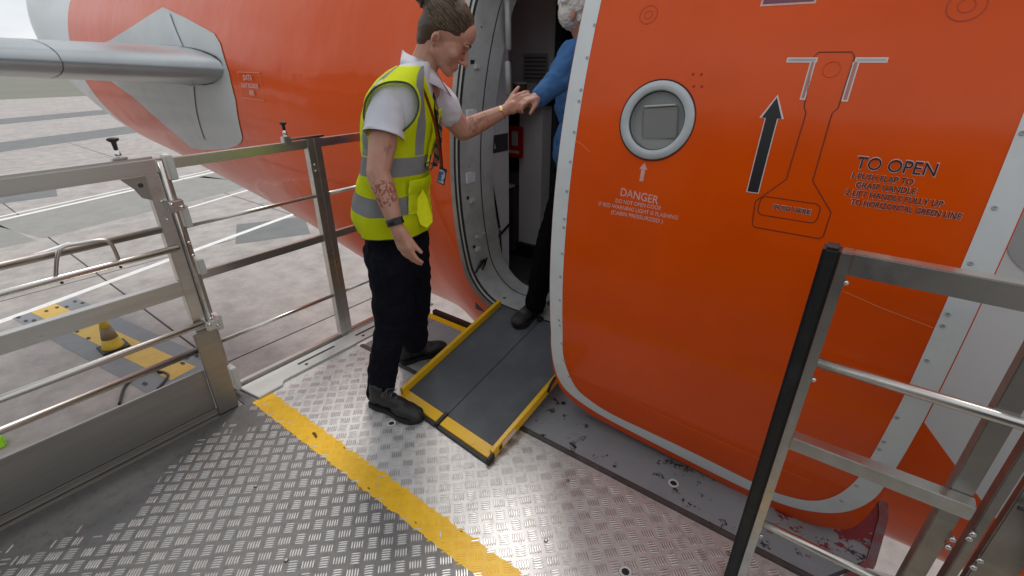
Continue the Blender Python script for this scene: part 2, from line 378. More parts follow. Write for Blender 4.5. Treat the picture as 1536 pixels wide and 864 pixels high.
def text_on(name, s, x0, x1, z, h, f, m, parent, off=0., shear=0., ang=0.):
    cu = bpy.data.curves.new('t', 'FONT'); cu.body = s; cu.size = 1; cu.offset = off; cu.resolution_u = 3
    o = bpy.data.objects.new('t', cu); C.objects.link(o); bpy.context.view_layer.update()
    me = bpy.data.meshes.new_from_object(o.evaluated_get(bpy.context.evaluated_depsgraph_get())); bpy.data.objects.remove(o)
    bm = NB(); bm.from_mesh(me); xs_ = [v.co.x for v in bm.verts]; a, b = min(xs_), max(xs_)
    for v in bm.verts:
        u = (v.co.x-a)/(b-a); vv = v.co.y/.70*h
        v.co = Vector((x0+(x1-x0)*u+shear*vv, 0, z+vv+ang*(x1-x0)*u))
    wrap(bm, f, .012); face_out(bm, 0)
    return obj(name, bm, m, parent)
def rrect(x0, x1, z0, z1, r, n=6):
    out = []
    for cx, cz, a0 in ((x1-r, z1-r, 0), (x0+r, z1-r, 90), (x0+r, z0+r, 180), (x1-r, z0+r, 270)):
        for k in range(n+1): a = R(a0+90*k/n); out.append((cx+r*math.cos(a), cz+r*math.sin(a)))
    return out
def ell(cx, cz, rx, rz, n=40): return [(cx+rx*math.cos(2*math.pi*k/n), cz+rz*math.sin(2*math.pi*k/n)) for k in range(n)]

# frame lip round the opening
hole = rrect(HX0, HX1, HZ0, HZ1, HR, 10)
def ring_strip(name, o0, y0, o1, y1, m, thick=False):
    bm = NB()
    def pt(p, o, y):
        cx, cz = (HX0+HX1)/2, (HZ0+HZ1)/2; qx = p[0]; qz = p[1]
        # inset the rounded outline by o
        hw, hh = (HX1-HX0)/2, (HZ1-HZ0)/2
        sx_ = (hw-o)/hw; sz_ = (hh-o)/hh; q = fus_xz(qx, qz)
        return Vector((cx+(qx-cx)*sx_, q.y+y, cz+(qz-cz)*sz_))
    fine = []
    for i in range(len(hole)):
        a, b = np.array(hole[i]), np.array(hole[(i+1) % len(hole)]); k = max(1, int(np.linalg.norm(b-a)/.06))
        fine += [tuple(a+(b-a)*t/k) for t in range(k)]
    A = [bm.verts.new(pt(p, o0, y0)) for p in fine]; B = [bm.verts.new(pt(p, o1, y1)) for p in fine]; n = len(fine)
    for i in range(n): bm.faces.new((A[i], A[(i+1) % n], B[(i+1) % n], B[i])).smooth = True
    return obj(name, bm, m, air)
ring_strip('door_seal_strip', -.006, -.004, .022, -.004, M['steel_dull'])
ring_strip('door_seal_gap', .022, -.004, .022, .012, M['dark'])
ring_strip('door_frame_lip', .022, .012, .034, .012, M['nylon'])
ring_strip('door_frame_groove', .034, .012, .036, .03, M['dark'])
ring_strip('door_jamb', .036, .03, .075, .26, M['frame_grey'])
ring_strip('door_jamb_edge', .075, .26, .045, .285, M['nylon'])
ring_strip('jamb_groove', .0612, .165, .0620, .172, M['dark'])
for k, z in enumerate((1.60, 1.52, 1.12, 1.02, .93, .62, .52, .36)):
    yy = fus_xz(-1.75, z).y+(.10, .20)[k % 2]
    bm = NB(); lathe(bm, [(.007, 0), (.006, .004), (.003, .005)], (-1.752+.008*(k % 2), yy, z), (1, 0, 0), 8); obj('jamb_bolt', bm, M['steel_dull'], air)
for z0, z1 in ((.84, .90), (1.16, 1.22)):
    bm = NB(); yy = fus_xz(-1.75, z0).y; bb(bm, -1.755, -1.742, yy+.07, yy+.15, z0, z1, .004); obj('jamb_cover', bm, M['cabin_grey'], air)
# fittings on the aft jamb
for z in (1.42, .74, .44, .25):
    bm = NB(); y = fus_xz(-1.75, z).y; bb(bm, -1.756, -1.735, y+.09, y+.125, z-.012, z+.012, .004); obj('latch_fitting', bm, M['nylon'], air)
    bm = NB(); bb(bm, -1.757, -1.7505, y+.07, y+.13, z+.012, z+.03); obj('latch_slot', bm, M['black'], air)
bm = NB(); y = fus_xz(-1.75, .33).y; 
for q in range(5): tube(bm, [(-1.74, y+.05+.02*q, .30+.02*(q % 3)), (-1.725, y+.09+.012*q, .37-.02*(q % 2)), (-1.735, y+.13, .34)], .006, 6)
obj('cable_bundle', bm, M['black'], air)
bm = NB(); bb(bm, -1.79, -1.755, 2.10, 2.17, 1.30, 1.40); obj('latch_recess', bm, M['cabin_dark'], air)
bm = NB(); bb(bm, -1.752, -1.735, 2.02, 2.12, .52, .535, .004); box(bm, (-1.745, 1.99, .515), (.016, .05, .02), Matrix.Rotation(R(-20), 3, 'X'), .004); obj('grab_bracket', bm, M['nylon'], air)
for z0, z1 in ((1.5, 1.72), (1.28, 1.44)):
    bm = NB(); tube(bm, smoothpath([(-1.70, 2.22, z1), (-1.68, 2.20, (z0+z1)/2), (-1.70, 2.23, z0)], 6), .016, 10); obj('assist_handle', bm, M['frame_grey'], air)

# ------------------------------------------------------------------ cabin seen through the opening
def abox(name, x0, x1, y0, y1, z0, z1, m, bev=.004):
    bm = NB(); bb(bm, x0, x1, y0, y1, z0, z1, bev); return obj(name, bm, m, air)
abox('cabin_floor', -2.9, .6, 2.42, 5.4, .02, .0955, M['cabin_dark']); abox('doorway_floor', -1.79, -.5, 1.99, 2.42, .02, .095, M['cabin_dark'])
M['sill'] = mat('worn_sill_plate', (.16, .165, .165), .5, .3, noise=(14, (.08, .085, .085), .4, .62), bump=(30, .2, .003))
bm = NB(); quadbox(bm, [(-1.70, 1.965, .096), (-.75, 1.965, .096), (-.75, 2.20, .10), (-1.30, 2.20, .10), (-1.52, 2.36, .10), (-1.72, 2.30, .10)], (0, 0, .012)); obj('sill_plate', bm, M['sill'], air)
bm = NB()
for q in range(9): tube(bm, [(-1.70+.014*q, 1.985+.012*q, .115), (-1.66+.01*q, 2.02+.01*(q % 4), .135+.008*(q % 3)), (-1.62+.008*q, 1.99+.02*(q % 3), .118)], .007, 6)
bb(bm, -1.72, -1.66, 1.99, 2.14, .11, .15, .01); obj('floor_latch', bm, M['black'], air)
bm = NB(); quadbox(bm, [(-1.60, 1.952, .115), (-1.33, 1.952, .115), (-1.33, 1.968, .118), (-1.60, 1.968, .118)], (0, 0, .004)); quadbox(bm, [(-1.21, 1.952, .115), (-.8, 1.952, .115), (-.8, 1.968, .118), (-1.21, 1.968, .118)], (0, 0, .004)); obj('sill_tape', bm, M['yellow'], air)
abox('cabin_lining', -1.815, -1.79, 2.16, 2.35, .10, 2.3, M['cabin_grey'])
abox('lining_label', -1.789, -1.786, 2.17, 2.335, .96, 1.06, M['cabin_dark'], 0)
bm = NB(); quadbox(bm, [(-1.784, 2.20, .985), (-1.784, 2.215, .985), (-1.784, 2.207, 1.02)], (.001, 0, 0)); obj('warning_mark', bm, M['nylon'], air)
bm = NB(); tube(bm, [(-1.78, 2.17, .80), (-1.775, 2.23, .50)], .006, 6); tube(bm, [(-1.78, 2.17, .42), (-1.775, 2.34, .50)], .008, 6); tube(bm, [(-1.78, 2.24, .48), (-1.78, 2.26, .18), (-1.78, 2.33, .18)], .006, 6); obj('lining_strap', bm, M['black'], air)
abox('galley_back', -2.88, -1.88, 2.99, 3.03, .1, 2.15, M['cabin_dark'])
abox('galley_wall', -2.5, -1.86, 2.93, 2.97, 1.214, 2.15, M['cabin_grey'])
abox('galley_notice', -2.10, -1.90, 2.92, 2.928, 1.31, 1.49, M['frame_grey'], 0)
bm = NB()
for k in range(6): bb(bm, -2.085, -1.915, 2.916, 2.919, 1.335+k*.025, 1.342+k*.025)
obj('notice_text', bm, M['cabin_dark'], air)
abox('galley_counter', -2.6, -1.80, 2.55, 2.93, 1.18, 1.213, M['black'])
abox('counter_edge', -2.6, -1.80, 2.535, 2.55, 1.175, 1.216, M['steel_dull'])
abox('galley_column', -2.03, -1.84, 2.78, 2.90, .1, 1.175, M['cabin_grey'])
abox('column_foot', -2.02, -1.80, 2.74, 2.92, .1, .2, M['black'])
abox('galley_cart', -2.45, -2.04, 2.74, 2.93, .12, .72, M['cabin_dark'])
abox('cart_ledge', -2.45, -2.04, 2.68, 2.80, .62, .64, M['frame_grey'])
abox('seat_row', -1.4, .2, 3.9, 4.6, .1, 1.25, mat('seat_red', (.10, .01, .015), .8))
abox('cabin_partition', -1.82, -1.3, 3.3, 3.36, .1, 2.15, M['cabin_dark'])
abox('partition_strip', -1.84, -1.80, 2.9, 3.0, .1, 2.15, M['dark'])
bm = NB()
for k in range(5): bb(bm, -1.70+.07*k, -1.66+.07*k, 3.24, 3.29, 1.2+.05*(k % 3), 1.6+.05*(k % 2), .01)
obj('hanging_coats', bm, mat('dark_red_cloth', (.16, .02, .03), .9, noise=(20, (.25, .05, .06), .4, .7)), air)
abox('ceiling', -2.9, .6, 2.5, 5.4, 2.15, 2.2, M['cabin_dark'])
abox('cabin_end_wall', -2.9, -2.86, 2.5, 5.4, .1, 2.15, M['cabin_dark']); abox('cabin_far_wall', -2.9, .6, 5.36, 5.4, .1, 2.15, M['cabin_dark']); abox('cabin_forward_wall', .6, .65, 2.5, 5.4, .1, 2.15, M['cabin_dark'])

pouch = thing('document_pouch', (-2.02, 2.72, .84), 'red document pouch with a white card hanging inside the cabin', 'pouch')
bm = NB(); bb(bm, -2.105, -1.945, 2.70, 2.72, .84, 1.045, .006); obj('pouch_cover', bm, M['red'], pouch)
bm = NB(); bb(bm, -2.03, -1.98, 2.695, 2.699, .92, 1.015); obj('card', bm, M['frame_grey'], pouch)
bm = NB(); bb(bm, -2.08, -1.97, 2.695, 2.699, .868, .888); obj('pouch_strip', bm, M['decal_pink'], pouch)
cup = thing('paper_cup', (-1.91, 2.62, 1.214), 'brown paper cup standing on the galley counter', 'cup')
bm = NB(); lathe(bm, [(.036, 0), (.046, .10)], cup.location, (0, 0, 1), 20); obj('cup_body', bm, mat('brown_card', (.13, .075, .035), .7), cup)
bm = NB(); lathe(bm, [(.048, .10), (.048, .110), (.038, .113)], cup.location, (0, 0, 1), 20); obj('lid', bm, M['frame_grey'], cup)

# ------------------------------------------------------------------ the open door
DB = 1.36; DR = 2.228; DZC = .823
def dsf(off=0.):
    def f(x, z): return Vector((x, DB+DR-math.sqrt((DR+off)**2-(z-DZC)**2), z))
    return f
outer_low = [(-.849, .473), (-.853, .40), (-.848, .294), (-.826, .205), (-.765, .145), (-.631, .100), (-.388, .072), (-.169, .053), (0, .050), (.116, .083), (.205, .165), (.252, .284), (.262, .42), (.267, .636)]
inner_low = [(-.795, .495), (-.796, .36), (-.755, .225), (-.69, .175), (-.588, .145), (-.43, .137), (-.277, .130), (-.051, .112), (.03, .112), (.119, .152), (.171, .232), (.199, .345), (.205, .45), (.212, .67)]
lip_low = [(-.851, .473), (-.856, .40), (-.853, .26), (-.827, .160), (-.725, .080), (-.582, .052), (-.317, .025), (-.105, .003), (.0, -.006), (.102, -.008), (.201, .045), (.244, .10), (.262, .22), (.269, .42), (.270, .636)]
def up(P, x0, x1, top, r, low):
    a = smoothpath(low, 5)
    hi = [(x1, .9), (x1, 1.2), (x1, 1.5), (x1, top-r)]+[(x1-r+r*math.cos(R(t)), top-r+r*math.sin(R(t))) for t in range(0, 91, 15)]+[(x0+r-r*math.sin(R(t)), top-r+r*math.cos(R(t))) for t in range(0, 91, 15)]+[(x0, 1.5), (x0, 1.2), (x0, .9)]
    return [(p[0], p[1]) for p in a]+hi
skin_out = up(0, -.849, .270, 2.05, .2, lip_low); band_out = up(0, -.8475, .2675, 2.02, .2, outer_low); band_in = up(0, -.7915, .2125, 1.965, .16, inner_low)
WX, WZ = -.5385, 1.2915
door = sheet('passenger_door', [skin_out, ell(WX, WZ, .086, .086)], dsf(), M['orange'], air, .03, .06)
door['label'] = 'orange open door panel with white border and round window'
def rim(name, pts, o0, d0, d1, m):
    bm = NB(); n = len(pts)
    A = [bm.verts.new(dsf(o0)(*p)+Vector((0, d0, 0))) for p in pts]; B = [bm.verts.new(dsf(o0)(*p)+Vector((0, d1, 0))) for p in pts]
    for i in range(n): bm.faces.new((A[i], A[(i+1) % n], B[(i+1) % n], B[i])).smooth = True
    return obj(name, bm, m, door)
rim('door_edge', skin_out, 0, 0, .12, M['orange'])
bm = flat([skin_out]); wrap(bm, dsf(), .06, .2); bmesh.ops.translate(bm, verts=bm.verts, vec=(0, .12, 0)); obj('door_lining', bm, M['cabin_grey'], door)
sheet('white_border', [band_out, band_in], dsf(.0012), M['white_paint'], door, .03, .05)
# round window: ring, recess, pane
f0 = dsf(0)
bm = NB(); c0 = f0(WX, WZ); nrm = Vector((0, -math.cos(math.asin((WZ-DZC)/DR)), (WZ-DZC)/DR))
lathe_prof = [(.1085, -.003), (.109, .001), (.107, .0035), (.0855, .0045), (.083, .002), (.0825, -.012)]
u, v = frame_of(nrm); rings = []
for r, h in lathe_prof: rings.append([bm.verts.new(c0+nrm*h+(u*math.cos(2*math.pi*t/48)+v*math.sin(2*math.pi*t/48))*r) for t in range(48)])
for A, B in zip(rings[:-1], rings[1:]):
    for t in range(48): bm.faces.new((A[t], A[(t+1) % 48], B[(t+1) % 48], B[t])).smooth = True
wr = obj('window_ring', bm, mat('window_ring_grey', (.50, .53, .54), .4, .1, noise=(20, (.44, .47, .48), .4, .7)), door)
bm = NB(); lathe(bm, [(.0845, -.012), (.0845, -.003), (.0805, -.002), (.080, -.010)], c0, nrm, 48); bmesh.ops.delete(bm, geom=[f for f in bm.faces if len(f.verts) > 4], context='FACES_ONLY'); obj('window_rubber', bm, M['dark'], door)
bm = NB(); lathe(bm, [(.081, -.034), (.081, -.030)], c0, nrm, 48); obj('window_blind', bm, mat('blind_grey', (.40, .40, .39), .6, noise=(6, (.36, .36, .35), .4, .7)), door)
bm = NB(); lathe(bm, [(.0825, -.012), (.0825, -.036)], c0, nrm, 48); bmesh.ops.delete(bm, geom=[f for f in bm.faces if len(f.verts) > 4], context='FACES_ONLY'); obj('window_tunnel', bm, M['frame_grey'], door)
bm = NB(); box(bm, c0-nrm*.020+Vector((.006, 0, -.004)), (.108, .008, .092), Matrix.Rotation(R(-6), 3, 'Y'), .004); obj('pane_reflection', bm, mat('reflection_brown', (.24, .225, .21), .5), door)  # brown square set behind the pane as its box-shaped reflection
bm = NB(); box(bm, c0-nrm*.014+Vector((.0, 0, .043)), (.095, .006, .005), Matrix.Rotation(R(-6), 3, 'Y'), .002); obj('reflection_bar', bm, M['nylon'], door)  # pale bar belonging to the reflected square in the pane
M['clear'] = mat('clear_pane', (.40, .42, .41), .04, 0, coat=1.); M['clear'].node_tree.nodes['Principled BSDF'].inputs['Alpha'].default_value = .18
bm = NB(); lathe(bm, [(.081, -.010), (.081, -.006)], c0, nrm, 48); obj('window_pane', bm, M['clear'], door)
bm = NB(); tube(bm, [c0+nrm*-.001+(u*math.cos(2*math.pi*t/48)+v*math.sin(2*math.pi*t/48))*.1115 for t in range(48)], .0022, 6, closed=True); obj('window_seal', bm, M['seam'], door)
# screws
for x, z in [(-.796, 1.546), (-.799, 1.456), (-.80, 1.365), (-.80, 1.332), (-.80, 1.24), (-.80, 1.148), (-.80, 1.053), (-.80, .959), (-.80, .929), (-.80, .833), (-.803, .741), (-.805, .643), (-.809, .552), (-.806, .528), (-.801, .442), (-.797, .355), (-.78, .27),
             (.222, 1.317), (.226, 1.17), (.225, 1.049), (.224, .926), (.224, .896), (.224, .801), (.218, .616), (.215, .524), (.213, .494), (.205, .32), (.19, .222)]:
    bm = NB(); lathe(bm, [(.0056, .0005), (.0052, .003), (.0028, .0034), (.0024, .0018)], dsf(.0)(x, z), (0, -1, (z-DZC)/DR), 10); obj('screw', bm, M['frame_grey'], door)
# lettering and arrows
D1, D2, D3 = dsf(.0007), dsf(.0013), dsf(.0014)
text_on('danger_lettering', 'DANGER', -.609, -.486, 1.068, .024, D1, M['decal_pink'], door, .012, ang=-.06)
text_on('danger_lettering', 'DO NOT OPEN DOOR', -.622, -.474, 1.045, .012, D1, M['decal_pink'], door, .014)
text_on('danger_lettering', 'IF RED WARNING LIGHT IS FLASHING', -.679, -.42, 1.026, .012, D1, M['decal_pink'], door, .014)
text_on('danger_lettering', '(CABIN PRESSURIZED )', -.632, -.462, 1.007, .012, D1, M['decal_pink'], door, .014)
def arrow(x, z0, z1, w, hw, hh): return [(x-w/2, z0), (x+w/2, z0), (x+w/2, z1-hh), (x+hw/2, z1-hh), (x, z1), (x-hw/2, z1-hh), (x-w/2, z1-hh)]
sheet('window_arrow', [arrow(-.549, 1.120, 1.173, .012, .026, .018)], D1, M['decal_pink'], door)
sheet('lift_arrow_outline', [arrow(-.239, 1.1315, 1.372, .031, .057, .056)], D1, M['decal_white'], door, .02)
sheet('lift_arrow', [arrow(-.239, 1.134, 1.365, .026, .046, .048)], D2, M['decal_black'], door, .02)
for x0, x1, z in ((-.240, -.174, 1.450), (-.098, -.036, 1.450)):
    sheet('limit_line_outline', [[(x0, z-.0055), (x1, z-.0055), (x1, z+.0055), (x0, z+.0055)]], D1, M['decal_white'], door)
    sheet('limit_line', [[(x0+.003, z-.002), (x1-.003, z-.002), (x1-.003, z+.003), (x0+.003, z+.003)]], D2, M['frame_grey'], door)
for x0, x1, xa, xb in ((-.186, -.178, -.184, -.172), (-.099, -.090, -.099, -.088)):
    sheet('limit_line_outline', [[(x0-.002, 1.362), (x1+.002, 1.362), (x1+.002, 1.446), (x0-.002, 1.446)]], D1, M['decal_white'], door, .02)
    sheet('limit_line', [[(x0+.001, 1.366), (x1-.001, 1.366), (x1-.001, 1.446), (x0+.001, 1.446)]], D2, mat('faded_red_grey', (.45, .2, .17), .5), door, .02)
hnd = [(-.176, 1.467), (-.109, 1.467), (-.101, 1.457), (-.103, 1.348), (-.112, 1.335), (-.111, 1.179), (-.054, 1.112), (-.055, 1.052), (-.062, 1.044), (-.214, 1.044), (-.221, 1.051), (-.227, 1.111), (-.169, 1.176), (-.166, 1.332), (-.174, 1.347), (-.183, 1.457)]
line_on('handle_outline', hnd, .0022, D1, M['seam'], door, .02)
line_on('flap_outline', rrect(-.216, -.078, 1.079, 1.127, .014, 5), .002, D1, M['seam'], door, .02)
bm = NB(); lathe(bm, [(.019, 0), (.018, .0012), (.016, .0006), (.015, -.004), (.0, -.0045)], dsf(0)(-.139, 1.43), (0, -1, .27), 28); obj('handle_button', bm, M['orange'], door)
text_on('push_lettering', 'PUSH HERE', -.182, -.095, 1.098, .0135, D1, M['decal_white'], door, .03)
text_on('push_lettering', 'PUSH HERE', -.181, -.096, 1.0985, .0125, D3, M['decal_black'], door, .004)
for s, a, b, z, h in (('TO OPEN', -.034, .113, 1.2195, .027), ('1-PUSH FLAP TO', -.035, .081, 1.1965, .0135), ('GRASP HANDLE', -.022, .091, 1.177, .0135), ('2-LIFT HANDLE FULLY UP', -.037, .144, 1.1575, .0135), ('TO HORIZONTAL GREEN LINE', -.022, .181, 1.137, .0135)):
    text_on('open_lettering', s, a-.0015, b+.0015, z-.0008, h*1.08, D1, M['decal_pink'], door, .030)
    text_on('open_lettering', s, a, b, z, h, D3, M['decal_black'], door, .002)
# purple plate at the top, only its lower edge in view
sheet('top_plate_border', [[(-.335, 1.572), (-.212, 1.572), (-.212, 1.66), (-.335, 1.66)]], D1, M['decal_pink'], door)
sheet('top_plate', [[(-.330, 1.577), (-.217, 1.577), (-.217, 1.655), (-.330, 1.655)]], D2, mat('plum_paint', (.16, .02, .05), .4, coat=.5), door)
M['faint'] = mat('faint_orange_seam', (.40, .035, .002), .5)
for x, z, r in ((-.629, 1.567, .026), (.068, 1.552, .032)):
    line_on('round_plug', ell(x, z, r, r*.9, 28), .0022, D1, M['faint'], door, .02)
    line_on('round_plug', ell(x, z, r*.45, r*.4, 20), .0016, D1, M['faint'], door, .02)
bm = NB()
for dx in (0, .022):
    for dz in (0, .03): lathe(bm, [(.0035, .001), (.002, .002)], dsf(0)(-.452+dx-.3*dz, 1.385+dz), (0, -1, .2), 8)
obj('vent_holes', bm, M['faint'], door)
for pts in ([(.02, .925), (.10, .905), (.21, .885)], [(-.79, 1.215), (-.765, 1.205), (-.735, 1.185)], [(-.78, .30), (-.3, .265), (.1, .25)]):
    line_on('skin_scratch', pts, .0022, D1, mat('pale_scratch', (.80, .22, .07), .5), door, .02, None, False)
# hinge arm that carries the door
bm = NB(); tube(bm, smoothpath([(-.62, 1.62, 1.0), (-.70, 1.8, 1.02), (-.70, 2.02, 1.02)], 6), .035, 12); tube(bm, smoothpath([(-.62, 1.62, .75), (-.70, 1.8, .77), (-.70, 2.02, .77)], 6), .035, 12); obj('hinge_arm', bm, M['frame_grey'], air)

# cabin windows ahead of the door
for wx in (.495, 1.03, 1.56, 2.1):
    wz = 1.10
    bm = flat([rrect(wx-.15, wx+.15, wz-.19, wz+.19, .12, 8), rrect(wx-.115, wx+.115, wz-.15, wz+.15, .10, 8)]); wrap(bm, lambda x, z: fus_xz(x, z, .003), .04); face_out(bm, 0); wn = obj('cabin_window', bm, mat('window_surround', (.42, .45, .46), .4, .2), air, True)
    bm = flat([rrect(wx-.115, wx+.115, wz-.15, wz+.15, .10, 8)]); wrap(bm, lambda x, z: fus_xz(x, z, .002), .04); face_out(bm, 0); obj('pane', bm, M['glass'], wn, True)
# flight recorder label on the aft body
F1 = lambda x, z: fus_xz(x, z, .012)
line_on('label_border', [(-4.47, 1.36), (-4.05, 1.36), (-4.03, 1.16), (-4.45, 1.16)], .008, F1, mat('faded_label', (.72, .24, .13), .5), air, .04, .1)
for s, a, b, z, h in (('DATA', -4.36, -4.19, 1.30, .04), ('FLIGHT RECORDER', -4.42, -4.09, 1.245, .033), ('HERE', -4.28, -4.19, 1.19, .035)):
    text_on('label_lettering', s, a, b, z, h, F1, M['decal_pink'], air, .03)
# skin lap lines
for z, x0, x1 in ((.62, -4.6, -2.0),):
    line_on('skin_seam', [(x0+(x1-x0)*k/14, z) for k in range(15)], .004, F1, mat('seam_orange', (.5, .05, .01), .5), air, .05, None, False)
# tailplane root panel
F2 = lambda x, z: fus_xz(x, z, .006)
plate = [(-6.27, 1.94), (-5.6, 1.81), (-4.93, 1.66), (-4.80, 1.58), (-4.66, 1.35), (-4.63, 1.13), (-4.76, .80), (-4.86, .745), (-5.0, .70), (-5.4, .62), (-6.3, .50), (-6.84, .47), (-7.0, .60), (-7.5, .82), (-7.96, 1.02), (-8.5, 1.14), (-8.9, 1.25), (-8.9, 1.62), (-8.1, 1.68), (-7.2, 1.80)]
tp = sheet('tailplane_root_panel', [plate], F2, M['grey_panel'], air, .08, .25)
F3 = lambda x, z: fus_xz(x, z, .014)
sheet('rub_strip', [[(-6.18, 1.89), (-6.02, 1.87), (-5.62, 1.53), (-5.78, 1.53)]], F3, M['wing'], tp, .05)
sheet('rub_strip', [[(-5.74, 1.22), (-5.56, 1.22), (-5.94, .66), (-6.14, .64)]], F3, M['wing'], tp, .05)

# tailplane
def airfoil(n=14):
    up_ = [(t**1.6, .055*4.6*(.2969*math.sqrt(t**1.6)-.126*t**1.6-.3516*(t**1.6)**2+.2843*(t**1.6)**3-.1015*(t**1.6)**4)*1.0) for t in np.linspace(0, 1, n)]
    return up_+[(x, -y) for x, y in up_[-2:0:-1]]
AF = airfoil()
def stab_section(u):
    chord = 3.7-.37*u; le = Vector((-4.71-.53*u, 2.22-u, 1.372+.062*u)); tilt = R(1.6)
    out = []
    for x, y in AF:
        out.append(le+Vector((-(x*chord)*math.cos(tilt), 0, x*chord*math.sin(tilt)))+Vector((-math.sin(tilt)*y*chord*0, 0, y*chord*1.85)))
    return out
bm = NB(); us = [-.45, 0, .3, .7, 1.2, 2, 3, 4, 5, 5.9]
rows = [[bm.verts.new(p) for p in stab_section(u)] for u in us]
for A, B in zip(rows[:-1], rows[1:]):
    for t in range(len(A)): bm.faces.new((A[t], A[(t+1) % len(A)], B[(t+1) % len(A)], B[t])).smooth = True
bm.faces.new(rows[-1])
st = obj('tailplane', bm, M['wing'], air)
bm = NB()
for u0, w_ in ((.06, .02), (1.05, .005)):
    a = stab_section(u0); b2 = stab_section(u0+w_); cc = sum(a, Vector())/len(a)
    for A, B in ((a, b2),):
        va = [bm.verts.new(p+Vector((.004, 0, .004 if p.z > cc.z else -.004))) for p in A]; vb = [bm.verts.new(p+Vector((.004, 0, .004 if p.z > cc.z else -.004))) for p in B]
        for t in range(len(va)): bm.faces.new((va[t], va[(t+1) % len(va)], vb[(t+1) % len(va)], vb[t]))
obj('root_seal', bm, M['dark'], st)
# fin
bm = NB(); quadbox(bm, [(-8.3, YC-.12, 3.0), (-13.6, YC-.12, 3.1), (-14.6, YC-.12, 7.5), (-12.4, YC-.12, 7.5)], (0, .24, 0)); obj('fin', bm, M['orange'], air)

# the terminal across the apron behind the viewer, seen only as a reflection
term = thing('terminal_building', (-15, -42, GZ), 'long grey terminal building across the apron behind the platform', 'building')
bm = NB(); bb(bm, -80, 45, -52, -32, GZ, GZ+14); obj('wall', bm, mat('terminal_cladding', (.22, .22, .23), .7), term)
bm = NB(); bb(bm, -81, 46, -53, -31, GZ+14.001, GZ+15); obj('roof', bm, mat('terminal_roof', (.12, .12, .125), .7), term)
for k in range(14):
    bm = NB(); bb(bm, -68+7.7*k, -62+7.7*k, -31.995, -31.9, GZ+5.4, GZ+9.2); obj('window', bm, M['glass'], term)
# ------------------------------------------------------------------ boarding platform
plat = thing('boarding_platform', (-.6, 0, 0), 'raised tread-plate lift platform with a yellow stripe between steel railings', 'platform')
m = mat('tread_plate_metal', (.47, .45, .43), .32, .6, stretch=(1, 1, 1)); M['deck'] = m
b_ = m.node_tree.nodes['Principled BSDF']; geo = nd(m, 'ShaderNodeNewGeometry'); sp = nd(m, 'ShaderNodeSeparateXYZ'); lk(m, geo.outputs['Position'], sp.inputs[0])
n1 = nd(m, 'ShaderNodeTexNoise', Scale=3.2, Detail=9., Roughness=.65); lk(m, geo.outputs['Position'], n1.inputs['Vector'])
n2 = nd(m, 'ShaderNodeTexNoise', Scale=34., Detail=5., Roughness=.6); lk(m, geo.outputs['Position'], n2.inputs['Vector'])
# the gangway side of the stripe is walked dirty, the aircraft side worn, its bright sky sheen put into the colour
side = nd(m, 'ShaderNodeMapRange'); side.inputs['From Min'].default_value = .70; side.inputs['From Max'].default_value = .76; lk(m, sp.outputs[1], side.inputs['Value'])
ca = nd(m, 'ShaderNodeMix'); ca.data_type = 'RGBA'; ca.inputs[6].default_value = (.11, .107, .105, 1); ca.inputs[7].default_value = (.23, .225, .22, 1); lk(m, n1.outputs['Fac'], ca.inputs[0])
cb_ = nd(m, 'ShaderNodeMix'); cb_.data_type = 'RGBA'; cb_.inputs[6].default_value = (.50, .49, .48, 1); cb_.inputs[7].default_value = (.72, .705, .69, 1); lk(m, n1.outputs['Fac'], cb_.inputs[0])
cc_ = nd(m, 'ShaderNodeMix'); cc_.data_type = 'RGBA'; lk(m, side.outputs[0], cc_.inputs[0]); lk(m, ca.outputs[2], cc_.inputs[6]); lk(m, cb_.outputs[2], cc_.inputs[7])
dr = nd(m, 'ShaderNodeValToRGB'); dr.color_ramp.elements[0].position = .30; dr.color_ramp.elements[1].position = .5; dr.color_ramp.elements[0].color = (.72, .71, .70, 1); lk(m, n2.outputs['Fac'], dr.inputs[0])
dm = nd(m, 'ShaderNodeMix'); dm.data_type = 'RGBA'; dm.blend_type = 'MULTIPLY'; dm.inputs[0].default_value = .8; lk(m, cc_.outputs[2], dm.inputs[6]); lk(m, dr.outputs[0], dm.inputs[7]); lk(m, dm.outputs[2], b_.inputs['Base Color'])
rr_ = nd(m, 'ShaderNodeMapRange'); rr_.inputs['From Min'].default_value = .3; rr_.inputs['From Max'].default_value = .7; rr_.inputs['To Min'].default_value = .42; rr_.inputs['To Max'].default_value = .58; lk(m, n1.outputs['Fac'], rr_.inputs['Value']); lk(m, rr_.outputs[0], b_.inputs['Roughness'])
bu = nd(m, 'ShaderNodeBump', Strength=.25, Distance=.002); lk(m, n2.outputs['Fac'], bu.inputs['Height']); lk(m, bu.outputs[0], b_.inputs['Normal'])
M['bar'] = mat('tread_bar_metal', (.56, .545, .53), .4, .8, noise=(30, (.44, .43, .42), .4, .7), rrange=(.34, .46))
m = mat('stripe_paint', (.84, .49, .004), .45, 0, noise=(26, (.74, .40, .004), .45, .75), bump=(40, .2, .003)); M['stripe'] = m
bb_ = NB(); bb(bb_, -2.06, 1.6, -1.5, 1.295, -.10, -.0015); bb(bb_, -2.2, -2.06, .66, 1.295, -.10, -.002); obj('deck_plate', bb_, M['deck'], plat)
bm = NB(); bb(bm, -2.2, 1.6, -1.5, 1.28, -.42, -.101); obj('deck_frame', bm, M['steel_dull'], plat)
for xx in (-1.6, .9):
    bm = NB(); tube(bm, [(xx, -1.2, GZ+.3), (xx, 1.0, -.45)], .07, 8); tube(bm, [(xx, 1.0, GZ+.3), (xx, -1.2, -.45)], .07, 8); bb(bm, xx-.12, xx+.12, -1.45, 1.2, GZ+.12, GZ+.35, .02); obj('scissor_leg', bm, M['steel_dull'], plat)
